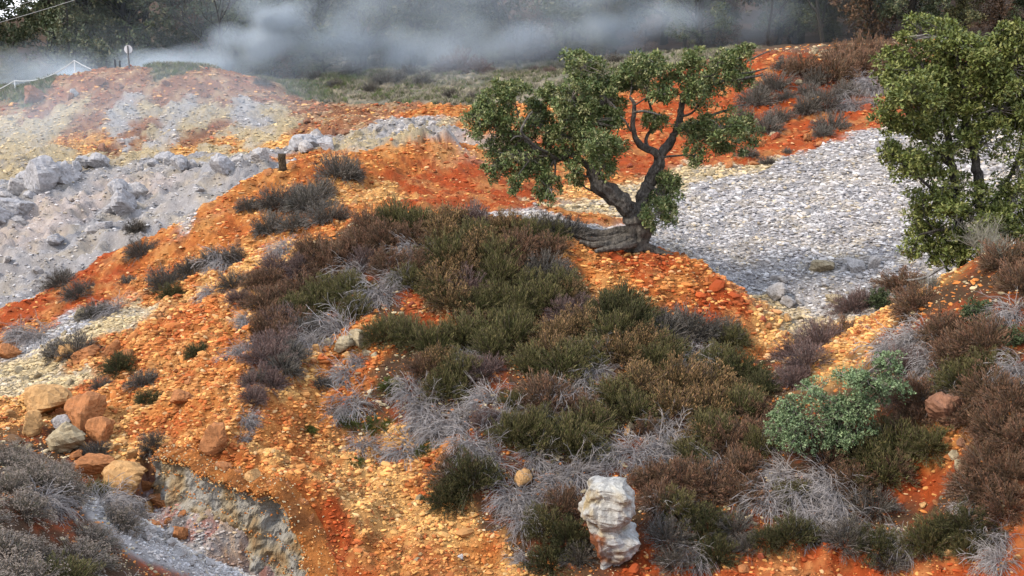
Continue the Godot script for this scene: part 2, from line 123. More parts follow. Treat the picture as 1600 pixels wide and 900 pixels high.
# bushes: x, distance, width, kind (index into BUSH_KINDS), place (index into BUSH_PLACES)
const BUSHES := [
	[-4.40, 20.80, 1.32, 5, 7], [-4.07, 22.64, 1.22, 5, 7], [-3.75, 19.60, 0.93, 5, 7], [-5.27, 21.36, 0.95, 5, 7], [-5.98, 21.48, 0.61, 5, 7], [-5.11, 20.24, 0.96, 5, 7], [-4.45, 18.72, 0.77, 6, 0], [-4.52, 19.76, 0.75, 5, 7],
	[-4.71, 21.28, 0.94, 5, 7], [-4.34, 21.64, 0.96, 5, 7], [-3.79, 22.76, 0.72, 5, 7], [-2.72, 18.36, 0.87, 3, 7], [-2.23, 18.44, 0.99, 0, 0], [-1.78, 18.28, 0.87, 0, 0], [-2.91, 17.96, 0.85, 3, 0], [-2.41, 17.80, 0.96, 3, 0],
	[-1.87, 17.92, 0.74, 3, 0], [-3.78, 18.00, 0.86, 3, 0], [-3.45, 17.68, 0.95, 3, 1], [-3.12, 17.72, 0.84, 3, 0], [-3.95, 17.64, 0.73, 4, 1], [-4.47, 17.80, 0.68, 4, 1], [-2.87, 17.20, 0.93, 6, 1], [-3.31, 17.36, 0.72, 3, 1],
	[-2.70, 17.44, 0.61, 4, 2], [-2.22, 17.20, 0.82, 3, 2], [-1.80, 17.48, 0.83, 6, 0], [-1.71, 17.04, 0.70, 3, 2], [-2.03, 16.72, 0.69, 6, 2], [-2.33, 16.40, 0.88, 6, 2], [-2.84, 16.60, 0.89, 0, 1], [-3.35, 16.88, 0.80, 0, 1],
	[-3.86, 17.16, 0.82, 3, 1], [-4.15, 16.84, 0.69, 3, 1], [-3.84, 16.48, 0.78, 0, 1], [-3.41, 16.56, 0.79, 0, 1], [-2.65, 16.12, 0.66, 0, 2], [-1.82, 16.68, 0.69, 0, 2], [-1.58, 16.80, 0.59, 0, 2], [-4.11, 16.16, 0.67, 3, 1],
	[-3.60, 15.96, 0.86, 6, 1], [-2.93, 15.76, 1.10, 6, 1], [-3.89, 14.80, 0.70, 4, 1], [-3.72, 15.40, 0.73, 4, 1], [-3.45, 15.76, 0.75, 5, 1], [-3.74, 13.84, 0.57, 4, 1], [-3.71, 13.28, 0.38, 4, 1], [-1.23, 18.20, 0.98, 1, 0],
	[-0.74, 18.44, 0.88, 4, 0], [-1.32, 17.76, 1.01, 1, 0], [-0.72, 17.76, 0.96, 0, 0], [-0.12, 18.00, 0.86, 1, 0], [-0.47, 17.40, 0.99, 1, 0], [-1.17, 17.24, 0.98, 0, 0], [0.24, 17.76, 0.84, 0, 0], [0.61, 18.16, 0.86, 5, 0],
	[1.10, 18.08, 0.80, 5, 0], [0.72, 17.88, 0.74, 0, 0], [0.12, 17.28, 0.93, 3, 0], [-0.23, 17.12, 0.92, 0, 2], [0.70, 17.36, 0.83, 3, 0], [0.57, 16.84, 0.91, 5, 2], [0.82, 16.64, 0.79, 5, 2], [-0.92, 16.92, 0.91, 1, 2],
	[-1.24, 16.52, 0.89, 1, 2], [-0.79, 16.48, 0.94, 4, 2], [-1.34, 16.28, 0.62, 0, 2], [-0.23, 16.72, 0.90, 0, 2], [0.02, 16.88, 0.64, 3, 2], [0.33, 16.36, 0.88, 0, 2], [0.89, 16.36, 0.78, 0, 2], [-1.05, 16.08, 0.82, 1, 2],
	[-0.60, 16.04, 0.76, 0, 2], [-0.28, 16.16, 0.87, 0, 2], [0.13, 15.96, 0.86, 0, 2], [0.55, 16.00, 0.86, 0, 2], [1.00, 16.20, 0.67, 1, 2], [-0.64, 15.64, 0.64, 3, 2], [0.00, 15.56, 0.84, 0, 2], [0.86, 15.64, 0.74, 4, 2],
	[1.22, 15.92, 0.56, 4, 2], [1.60, 15.52, 0.84, 2, 2], [1.89, 15.72, 0.85, 2, 2], [-2.11, 15.32, 0.87, 0, 2], [-1.68, 15.20, 0.87, 0, 2], [-1.24, 14.96, 0.95, 0, 2], [-0.82, 15.20, 0.82, 0, 2], [-0.40, 15.36, 0.88, 0, 2],
	[0.00, 15.20, 0.96, 0, 2], [-0.31, 14.84, 0.80, 0, 2], [0.73, 15.08, 0.86, 1, 2], [1.10, 15.28, 0.82, 1, 2], [-1.11, 14.52, 0.69, 1, 3], [-1.41, 14.48, 0.60, 3, 3], [-0.80, 14.28, 0.81, 0, 3], [-0.66, 14.64, 0.60, 6, 3],
	[-0.43, 14.24, 0.68, 4, 3], [0.61, 14.64, 0.84, 1, 2], [0.30, 14.36, 0.77, 0, 3], [0.79, 14.20, 0.90, 0, 3], [1.12, 14.40, 0.82, 0, 2], [1.28, 14.12, 0.67, 6, 3], [-0.98, 14.04, 0.76, 0, 3], [-1.36, 13.88, 0.79, 6, 3],
	[-1.22, 13.60, 0.86, 6, 3], [-1.58, 14.16, 0.67, 6, 3], [-0.38, 13.60, 0.78, 6, 3], [-0.75, 13.32, 0.76, 6, 3], [0.47, 13.48, 0.85, 3, 3], [0.02, 13.48, 0.47, 0, 3], [0.86, 13.60, 0.95, 6, 3], [-0.09, 13.12, 0.71, 6, 3],
	[-0.37, 13.08, 0.50, 4, 3], [0.46, 13.12, 0.62, 6, 3], [0.36, 12.92, 0.70, 0, 3], [1.02, 13.24, 0.71, 3, 3], [1.11, 12.96, 0.74, 0, 3], [1.95, 15.28, 0.97, 2, 2], [1.65, 14.96, 0.81, 0, 2], [2.53, 15.32, 0.83, 5, 2],
	[2.99, 15.52, 0.98, 5, 2], [3.55, 15.60, 0.84, 5, 2], [3.68, 15.44, 0.59, 0, 2], [2.15, 14.84, 0.85, 1, 2], [1.71, 14.52, 0.78, 1, 2], [2.45, 14.76, 0.80, 0, 2], [2.98, 14.84, 0.80, 6, 2], [2.88, 14.56, 0.60, 6, 3],
	[2.19, 14.36, 0.77, 0, 3], [1.31, 14.60, 0.69, 6, 2], [3.24, 14.60, 0.79, 0, 3], [3.59, 14.32, 0.77, 2, 3], [3.75, 13.76, 0.74, 2, 3], [1.92, 13.76, 0.87, 1, 3], [2.52, 13.92, 0.97, 1, 3], [3.01, 13.92, 0.97, 1, 3],
	[3.35, 13.68, 0.78, 1, 3], [1.51, 13.52, 0.77, 0, 3], [1.76, 13.24, 0.76, 0, 3], [2.34, 13.36, 0.93, 1, 3], [2.91, 13.40, 0.85, 1, 3], [3.36, 13.32, 0.72, 0, 3], [2.19, 13.00, 0.70, 6, 3], [3.52, 13.20, 0.54, 3, 3],
	[-1.03, 13.28, 0.76, 6, 3], [-0.54, 12.68, 0.88, 6, 3], [-0.35, 12.44, 0.87, 6, 4], [-0.70, 12.36, 0.78, 3, 4], [-0.52, 12.08, 0.77, 2, 4], [-1.01, 12.96, 0.37, 7, 3], [-0.84, 11.92, 0.64, 2, 4], [0.00, 12.76, 0.69, 0, 3],
	[0.27, 12.72, 0.73, 0, 3], [0.80, 12.64, 0.80, 0, 3], [0.35, 12.44, 0.59, 6, 4], [1.07, 12.56, 0.68, 0, 3], [1.42, 12.52, 0.67, 6, 3], [1.76, 12.44, 0.87, 6, 3], [1.31, 12.28, 0.78, 6, 4], [0.86, 12.12, 0.77, 6, 4],
	[0.62, 12.04, 0.65, 6, 4], [2.14, 12.60, 0.80, 6, 3], [1.91, 12.92, 0.49, 3, 3], [2.60, 12.68, 0.68, 1, 3], [2.80, 12.80, 0.73, 0, 3], [2.45, 12.32, 0.59, 0, 4], [3.01, 12.52, 0.71, 3, 3], [3.29, 12.60, 0.68, 3, 3],
	[2.77, 12.16, 0.66, 6, 4], [3.05, 11.92, 0.68, 3, 4], [1.82, 11.88, 0.60, 3, 4], [1.96, 11.92, 0.68, 3, 4], [2.29, 11.88, 0.75, 3, 4], [2.60, 11.76, 0.75, 3, 4], [2.97, 11.52, 0.66, 3, 4], [1.90, 11.48, 0.65, 3, 4],
	[2.12, 11.32, 0.65, 0, 4], [2.01, 11.40, 0.58, 6, 4], [2.49, 11.16, 0.71, 2, 4], [2.79, 11.04, 0.59, 5, 4], [0.00, 11.88, 0.68, 6, 4], [0.25, 11.76, 0.63, 6, 4], [0.17, 11.52, 0.66, 6, 4], [0.68, 11.60, 0.66, 3, 4],
	[0.41, 11.36, 0.61, 0, 4], [0.72, 11.12, 0.63, 2, 4], [0.47, 10.88, 0.59, 2, 4], [0.83, 10.88, 0.48, 5, 4], [0.16, 10.96, 0.42, 6, 4], [1.93, 10.88, 0.62, 5, 4], [2.19, 10.76, 0.61, 6, 4], [2.49, 10.72, 0.58, 2, 4],
	[1.96, 10.56, 0.47, 5, 4], [2.87, 10.72, 0.44, 5, 4], [3.49, 11.68, 0.67, 6, 6], [3.70, 11.24, 0.78, 6, 6], [3.25, 11.36, 0.72, 6, 6], [3.55, 11.28, 0.43, 0, 6], [4.04, 11.32, 0.79, 6, 6], [4.07, 10.88, 0.83, 6, 6],
	[3.66, 10.80, 0.75, 6, 6], [4.05, 11.64, 0.55, 3, 6], [4.51, 11.56, 0.73, 0, 6], [4.89, 11.52, 0.80, 0, 6], [5.18, 11.24, 0.64, 0, 6], [4.66, 11.28, 0.72, 0, 6], [4.34, 11.28, 0.64, 3, 6], [4.47, 10.96, 0.69, 5, 6],
	[4.79, 11.20, 0.50, 3, 6], [3.39, 10.64, 0.57, 2, 6], [3.09, 10.68, 0.44, 2, 6], [3.94, 10.48, 0.66, 5, 6], [4.26, 10.32, 0.59, 2, 6], [4.56, 10.32, 0.59, 6, 6], [4.34, 10.12, 0.45, 5, 6], [4.79, 10.16, 0.58, 0, 6],
	[4.97, 10.08, 0.54, 2, 6], [5.18, 9.96, 0.57, 2, 6], [5.05, 9.80, 0.37, 0, 6], [5.22, 9.44, 0.54, 6, 6], [5.42, 10.24, 0.65, 3, 6], [5.49, 9.92, 0.63, 3, 6], [5.29, 10.16, 0.55, 6, 6], [5.64, 10.16, 0.64, 3, 6],
	[5.51, 10.48, 0.60, 3, 6], [5.33, 10.44, 0.53, 3, 6], [5.36, 9.76, 0.53, 6, 6], [3.38, 12.24, 0.62, 0, 4], [3.59, 12.24, 0.54, 6, 6], [4.55, 14.92, 0.71, 4, 5], [4.54, 14.16, 0.76, 4, 5], [4.94, 14.88, 0.80, 4, 5],
	[5.36, 15.24, 0.82, 3, 5], [6.31, 17.36, 0.72, 4, 5], [6.63, 17.60, 0.67, 4, 5], [7.47, 17.96, 0.85, 3, 5], [6.02, 13.92, 0.75, 3, 5], [5.49, 13.24, 0.84, 6, 5], [5.72, 12.96, 0.74, 6, 5], [5.93, 12.68, 0.68, 3, 5],
	[5.41, 12.56, 0.72, 4, 5], [5.64, 12.32, 0.66, 6, 5], [5.87, 12.12, 0.77, 3, 5], [6.11, 11.96, 0.83, 3, 5], [5.73, 11.76, 0.67, 0, 5], [5.89, 11.24, 0.78, 3, 5], [6.21, 11.32, 0.65, 6, 5], [5.95, 10.88, 0.69, 3, 5],
	[5.66, 11.20, 0.64, 3, 5], [5.33, 11.88, 0.68, 3, 5], [5.58, 11.76, 0.60, 6, 5], [5.74, 10.72, 0.68, 3, 5], [6.54, 12.24, 0.70, 6, 5], [4.22, 13.76, 0.61, 4, 5], [5.19, 11.72, 0.59, 3, 5], [5.20, 12.20, 0.54, 4, 5],
	[5.84, 10.40, 0.59, 3, 6], [6.00, 11.60, 0.59, 0, 5], [6.87, 12.60, 0.72, 3, 5], [6.90, 13.20, 0.75, 3, 5], [-8.09, 20.68, 0.85, 5, 7], [-11.02, 27.92, 0.74, 5, 7], [-6.99, 19.00, 0.90, 5, 7], [-6.54, 19.24, 0.67, 5, 7],
	[-5.85, 19.16, 0.91, 6, 7], [-6.08, 19.28, 0.67, 5, 7], [-5.68, 19.28, 0.67, 5, 7], [-8.95, 19.40, 0.68, 5, 7], [-9.88, 20.56, 0.78, 5, 7], [-7.69, 18.08, 0.86, 6, 7], [-9.06, 17.76, 0.96, 6, 7], [-9.60, 18.08, 0.63, 6, 7],
	[-8.08, 18.12, 0.69, 5, 7], [-7.66, 16.28, 0.88, 5, 7], [-8.04, 16.40, 0.62, 5, 7], [-5.11, 15.08, 0.46, 2, 7], [-6.48, 15.28, 0.63, 2, 7], [-5.79, 14.44, 0.55, 5, 7], [-5.50, 13.84, 0.42, 2, 7], [-6.59, 14.76, 0.39, 5, 7],
	[-4.94, 12.48, 0.47, 5, 1], [-5.74, 12.48, 0.44, 5, 1], [-4.26, 11.48, 0.29, 6, 1], [-4.26, 14.60, 0.56, 6, 7], [-3.84, 13.60, 0.43, 4, 7], [-5.24, 17.68, 0.67, 5, 7], [-5.64, 17.56, 0.50, 6, 7], [-8.01, 19.60, 0.50, 5, 7],
	[-6.59, 18.20, 0.58, 2, 7], [-4.50, 14.44, 0.27, 6, 7], [-4.60, 16.12, 0.41, 6, 7], [-4.93, 16.76, 0.48, 4, 7], [-3.97, 16.04, 0.76, 4, 1], [-3.68, 14.32, 0.68, 4, 1], [-3.92, 14.32, 0.59, 4, 1], [-3.70, 13.08, 0.46, 4, 7],
	[-3.71, 12.76, 0.40, 6, 1], [-3.52, 14.72, 0.65, 5, 1], [-3.50, 15.32, 0.73, 6, 1], [-4.19, 15.80, 0.70, 3, 1], [-3.50, 14.16, 0.58, 5, 1], [-3.59, 13.72, 0.52, 4, 1], [-3.83, 15.64, 0.74, 3, 1], [-3.31, 15.20, 0.58, 6, 1],
	[-3.76, 16.08, 0.76, 3, 1], [-3.82, 13.72, 0.48, 5, 1], [-3.69, 12.40, 0.35, 6, 1], [-4.38, 16.60, 0.74, 3, 1], [-4.71, 17.28, 0.66, 3, 1], [-4.50, 17.40, 0.72, 3, 1], [-3.89, 11.68, 0.25, 6, 1], [-2.64, 14.56, 0.69, 6, 1],
	[-2.42, 13.96, 0.75, 6, 1], [-2.95, 14.32, 0.41, 5, 1], [-2.15, 13.20, 0.63, 6, 3], [-1.56, 13.16, 0.75, 6, 3], [-2.01, 13.60, 0.52, 7, 3], [-2.65, 13.72, 0.52, 6, 1], [-1.89, 14.24, 0.50, 7, 3], [-2.45, 13.64, 0.43, 7, 1],
	[-1.20, 13.00, 0.37, 7, 4], [-2.48, 14.88, 0.42, 6, 3], [-2.98, 13.24, 0.29, 7, 1], [-2.23, 12.80, 0.24, 7, 1], [8.12, 30.80, 1.27, 5, 8], [8.49, 34.10, 1.62, 5, 8], [9.32, 34.80, 1.65, 5, 8], [10.40, 35.50, 1.46, 3, 8],
	[10.78, 34.80, 1.21, 5, 8], [11.44, 35.10, 1.89, 3, 8], [12.62, 35.90, 1.93, 3, 8], [14.06, 37.30, 1.77, 3, 8], [12.52, 37.70, 1.55, 3, 8], [13.66, 38.30, 1.82, 3, 8], [10.35, 32.20, 1.53, 5, 8], [9.74, 32.10, 1.32, 5, 8],
	[11.16, 32.10, 1.32, 6, 8], [12.47, 34.10, 1.41, 6, 8], [12.19, 34.60, 1.32, 6, 8], [9.86, 29.96, 1.23, 5, 8], [9.29, 29.04, 0.74, 5, 8], [8.11, 28.52, 0.43, 5, 8], [7.34, 27.68, 0.56, 5, 8], [6.97, 28.44, 0.72, 5, 8],
	[8.73, 32.00, 1.12, 5, 8], [11.36, 33.40, 1.27, 5, 8], [7.71, 32.60, 1.03, 5, 8], [10.28, 33.80, 1.07, 5, 8], [9.54, 33.90, 0.86, 5, 8], [13.51, 36.10, 1.14, 3, 8], [14.91, 38.30, 1.21, 3, 8], [11.82, 32.20, 0.82, 6, 8],
	[8.53, 39.80, 1.26, 5, 0], [10.03, 36.30, 1.15, 5, 8], [-15.22, 64.90, 1.44, 5, 9], [-13.93, 64.80, 1.64, 5, 9], [-10.28, 50.90, 1.13, 5, 9], [-8.43, 51.80, 1.31, 5, 9], [-6.43, 49.30, 1.25, 5, 9], [-5.81, 50.10, 1.27, 5, 9],
	[-2.76, 53.10, 2.02, 4, 9], [-3.45, 53.10, 1.51, 4, 9], [-1.72, 52.90, 1.51, 4, 9], [-5.41, 51.90, 1.15, 5, 9], [-8.77, 48.90, 0.93, 5, 9], [5.12, 49.30, 1.25, 5, 9], [5.73, 44.10, 1.12, 5, 9], [-1.70, 43.30, 0.77, 5, 0],
	[-2.73, 43.90, 0.78, 5, 0], [-6.87, 47.80, 0.91, 5, 9], [-4.48, 49.10, 1.09, 5, 9], [1.20, 52.60, 0.83, 4, 9], [1.99, 51.00, 0.81, 4, 9], [-11.57, 45.50, 0.87, 5, 9], [6.78, 17.28, 0.66, 8, 5], [6.27, 12.52, 0.56, 8, 5],
	[6.41, 11.76, 0.45, 8, 5], [-4.73, 7.94, 0.45, 9, 10], [-4.60, 7.66, 0.39, 0, 10], [-4.51, 7.91, 0.42, 9, 10], [-4.00, 7.14, 0.41, 9, 10], [-4.17, 7.52, 0.39, 9, 10], [-4.10, 7.87, 0.40, 6, 10], [-3.68, 6.57, 0.37, 9, 10],
	[-3.68, 6.88, 0.47, 9, 10], [-3.86, 7.15, 0.47, 9, 10], [-3.80, 7.54, 0.41, 9, 10], [-3.65, 7.83, 0.34, 0, 10], [-3.63, 8.26, 0.49, 6, 10], [-3.30, 5.42, 0.34, 9, 10], [-3.49, 5.71, 0.45, 9, 10], [-3.42, 6.23, 0.44, 9, 10],
	[-3.46, 6.57, 0.42, 6, 10], [-3.48, 6.85, 0.47, 9, 10], [-3.32, 7.31, 0.47, 6, 10], [-3.37, 7.65, 0.35, 9, 10], [-3.46, 7.93, 0.41, 9, 10], [-3.14, 5.41, 0.45, 9, 10], [-3.15, 5.68, 0.40, 9, 10], [-2.97, 6.09, 0.47, 9, 10],
	[-3.06, 6.45, 0.42, 9, 10], [-3.06, 6.89, 0.41, 9, 10], [-2.62, 4.34, 0.36, 9, 10], [-2.81, 4.59, 0.46, 9, 10], [-2.79, 4.94, 0.48, 9, 10], [-2.80, 5.49, 0.36, 0, 10], [-2.59, 5.88, 0.43, 6, 10], [-2.27, 4.75, 0.45, 9, 10],
	[-2.32, 5.08, 0.48, 9, 10], [-2.43, 5.46, 0.49, 9, 10],
]
# stones: x, distance, width, tone, place
const STONES := [
	[-16.30, 31.20, 0.96, 5, 0], [-16.32, 30.50, 0.58, 5, 0], [-16.32, 33.10, 1.08, 5, 0], [-17.08, 33.10, 0.72, 4, 0], [-15.71, 33.80, 0.97, 5, 0], [-16.32, 36.90, 0.65, 5, 0], [-15.76, 36.50, 0.65, 5, 0], [-13.39, 37.30, 0.66, 5, 0],
	[-12.93, 36.20, 0.49, 4, 0], [-11.74, 34.00, 0.56, 5, 0], [-13.02, 31.70, 0.69, 5, 0], [-12.45, 31.80, 0.69, 4, 0], [-12.30, 30.50, 0.79, 5, 0], [-12.87, 30.80, 0.46, 5, 0], [-9.32, 30.90, 0.76, 5, 0], [-8.26, 31.60, 0.60, 4, 0],
	[-13.61, 28.40, 0.50, 5, 0], [-12.57, 28.68, 0.39, 4, 0], [-12.21, 28.52, 0.35, 5, 0], [-13.79, 35.70, 0.39, 4, 0], [-7.72, 35.80, 0.88, 5, 0], [-7.27, 36.40, 0.74, 4, 0], [-7.32, 34.80, 0.52, 4, 0], [-6.63, 34.80, 0.57, 5, 0],
	[-16.51, 39.00, 0.45, 7, 0], [-17.53, 34.60, 0.47, 5, 0], [-16.32, 36.10, 0.39, 5, 0], [-17.09, 32.40, 0.40, 4, 0], [-10.87, 34.10, 0.33, 5, 0], [-9.20, 32.20, 0.35, 4, 0], [-13.47, 36.20, 0.35, 5, 0], [-11.30, 34.00, 0.35, 5, 0],
	[-17.42, 36.30, 0.40, 4, 0], [-16.31, 32.40, 0.31, 5, 0], [-15.85, 30.60, 0.33, 4, 0], [-9.28, 17.08, 0.35, 1, 1], [-7.18, 13.92, 0.55, 2, 1], [-6.87, 13.08, 0.34, 2, 1], [-6.53, 13.20, 0.29, 4, 1], [-6.15, 12.64, 0.43, 3, 1],
	[-6.22, 13.36, 0.53, 1, 1], [-7.83, 16.20, 0.30, 2, 1], [-7.43, 16.08, 0.35, 1, 1], [-6.94, 16.08, 0.30, 1, 1], [-6.48, 15.64, 0.23, 1, 1], [-8.38, 18.16, 0.25, 3, 1], [-5.55, 12.12, 0.43, 1, 1], [-5.07, 11.92, 0.47, 2, 1],
	[-4.66, 11.92, 0.26, 1, 1], [-5.17, 12.36, 0.19, 2, 1], [-4.61, 11.40, 0.28, 1, 1], [-4.27, 11.28, 0.25, 1, 1], [-3.87, 11.92, 0.39, 1, 1], [-4.89, 13.40, 0.27, 1, 1], [-5.85, 12.92, 0.33, 1, 1], [-4.58, 12.12, 0.17, 1, 1],
	[-5.97, 12.60, 0.17, 2, 1], [-6.42, 12.72, 0.17, 3, 1], [-5.53, 12.60, 0.15, 2, 1], [-4.98, 12.20, 0.17, 1, 1], [-4.83, 11.88, 0.18, 2, 1], [-5.17, 11.76, 0.19, 1, 1], [-4.87, 11.64, 0.14, 2, 1], [-4.45, 11.56, 0.14, 1, 1],
	[-5.38, 12.00, 0.15, 2, 1], [-4.85, 12.24, 0.12, 2, 1], [-4.26, 11.56, 0.13, 1, 1], [-5.96, 12.36, 0.17, 1, 1], [-6.64, 12.44, 0.14, 3, 1], [-7.43, 13.56, 0.18, 2, 1], [-6.93, 13.92, 0.17, 1, 1], [-5.84, 13.28, 0.14, 1, 1],
	[-7.29, 15.16, 0.14, 3, 1], [-8.07, 15.68, 0.15, 3, 1], [-8.62, 16.12, 0.15, 3, 1], [-3.10, 10.76, 0.19, 4, 2], [-3.00, 7.12, 0.12, 4, 2], [-2.96, 7.32, 0.09, 4, 2], [-2.86, 6.96, 0.10, 4, 2], [-2.86, 7.36, 0.13, 4, 2],
	[-3.81, 10.32, 0.14, 4, 2], [-3.57, 10.08, 0.16, 4, 2], [-2.69, 7.12, 0.10, 4, 2], [-3.39, 10.16, 0.15, 4, 2], [-3.23, 10.16, 0.18, 4, 2], [-2.54, 7.44, 0.10, 4, 2], [-3.08, 10.32, 0.15, 4, 2], [-2.58, 7.08, 0.09, 4, 2],
	[-2.96, 10.84, 0.15, 5, 2], [-2.76, 10.84, 0.16, 4, 2], [-2.94, 6.84, 0.07, 4, 2], [-4.00, 11.72, 0.19, 1, 1], [-3.75, 11.60, 0.22, 1, 1], [-3.52, 11.56, 0.19, 1, 1], [-3.27, 11.48, 0.22, 2, 1], [-3.04, 11.44, 0.20, 1, 3],
	[-2.84, 11.36, 0.19, 1, 3], [-2.67, 11.28, 0.20, 1, 3], [-2.54, 11.20, 0.17, 1, 2], [-2.45, 11.08, 0.17, 0, 2], [-4.22, 11.92, 0.20, 1, 1], [-2.94, 7.08, 0.09, 4, 2], [-2.81, 7.28, 0.09, 4, 2], [-3.66, 10.12, 0.11, 4, 2],
	[-3.44, 10.08, 0.10, 4, 2], [-3.26, 9.96, 0.12, 4, 2], [-2.87, 7.16, 0.07, 4, 2], [-2.70, 7.24, 0.07, 4, 2], [-3.12, 10.20, 0.11, 4, 2], [-2.83, 10.80, 0.12, 4, 2], [-2.60, 10.80, 0.10, 4, 2], [-2.95, 6.92, 0.07, 4, 2],
	[-4.13, 10.60, 0.09, 4, 2], [-2.62, 7.44, 0.07, 4, 2], [0.19, 12.04, 0.21, 2, 3], [1.69, 12.96, 0.11, 3, 5], [-2.78, 15.16, 0.27, 3, 3], [-2.53, 15.24, 0.23, 3, 3], [-3.01, 15.24, 0.17, 3, 3], [-3.16, 15.04, 0.16, 2, 3],
	[-2.64, 14.96, 0.16, 2, 3], [-3.17, 14.72, 0.14, 1, 3], [-2.34, 15.04, 0.14, 3, 3], [-2.22, 14.88, 0.13, 3, 3], [-0.64, 11.00, 0.10, 4, 3], [-1.26, 12.12, 0.10, 3, 3], [-1.17, 10.88, 0.09, 3, 3], [1.62, 12.80, 0.12, 2, 5],
	[-1.09, 15.88, 0.10, 3, 3], [-1.21, 16.08, 0.10, 3, 3], [-3.21, 15.52, 0.13, 3, 3], [6.35, 19.48, 0.37, 3, 4], [6.95, 19.12, 0.34, 4, 4], [5.23, 18.64, 0.36, 4, 4], [5.44, 18.40, 0.23, 4, 4], [5.52, 19.20, 0.21, 4, 4],
	[7.33, 19.12, 0.26, 4, 4], [4.39, 16.56, 0.20, 0, 4], [6.21, 17.96, 0.29, 3, 4], [5.68, 18.44, 0.18, 4, 4], [6.23, 18.64, 0.15, 4, 4], [4.41, 17.00, 0.14, 3, 4], [4.90, 16.60, 0.16, 2, 4], [4.65, 16.28, 0.13, 2, 4],
	[5.18, 16.76, 0.14, 3, 4], [4.45, 16.16, 0.13, 1, 4], [4.68, 15.96, 0.13, 2, 4], [4.36, 16.24, 0.13, 0, 4], [5.43, 11.44, 0.43, 7, 5], [5.35, 10.92, 0.15, 3, 5], [5.32, 10.72, 0.16, 3, 5], [5.47, 11.04, 0.12, 7, 5],
	[5.38, 11.20, 0.12, 1, 5], [2.74, 10.44, 0.13, 1, 5], [2.14, 10.68, 0.10, 1, 5], [4.89, 9.88, 0.11, 2, 5], [5.04, 9.76, 0.12, 1, 5], [2.97, 10.48, 0.10, 0, 5], [1.48, 11.04, 0.12, 7, 5], [1.54, 10.88, 0.10, 7, 5],
	[1.40, 10.80, 0.11, 1, 5], [5.37, 9.36, 0.09, 2, 5], [4.92, 10.72, 0.09, 2, 5], [5.04, 10.64, 0.09, 1, 5], [-21.20, 43.60, 0.89, 7, 0], [-18.30, 43.60, 0.45, 7, 0], [-17.33, 43.30, 0.35, 7, 0], [-19.45, 43.50, 0.36, 5, 0],
	[12.02, 39.30, 0.32, 3, 6], [-13.43, 42.80, 0.29, 7, 0], [-15.26, 43.30, 0.35, 7, 0], [-19.50, 43.20, 0.29, 7, 0], [8.17, 30.20, 0.21, 3, 6], [7.64, 29.64, 0.24, 1, 6], [8.92, 29.40, 0.24, 1, 6], [8.91, 28.08, 0.19, 1, 6],
	[6.27, 27.76, 0.23, 1, 6], [7.00, 27.76, 0.23, 1, 6], [5.61, 27.20, 0.22, 3, 6], [12.90, 37.50, 0.26, 3, 6], [10.22, 34.80, 0.24, 3, 6], [5.09, 28.40, 0.19, 1, 6], [6.03, 30.40, 0.21, 0, 6], [-3.99, 34.50, 0.33, 4, 7],
	[-5.01, 36.20, 0.30, 4, 7], [-5.67, 35.80, 0.29, 3, 7], [-6.31, 36.80, 0.30, 7, 0], [-3.80, 36.00, 0.34, 4, 7], [-3.39, 36.80, 0.35, 4, 7], [-2.95, 35.80, 0.29, 4, 7], [-4.28, 34.10, 0.28, 3, 7], [-6.98, 37.80, 0.26, 7, 0],
	[-5.54, 38.30, 0.26, 7, 7], [-2.67, 26.08, 0.21, 3, 7], [-8.54, 40.60, 0.28, 7, 0],
]
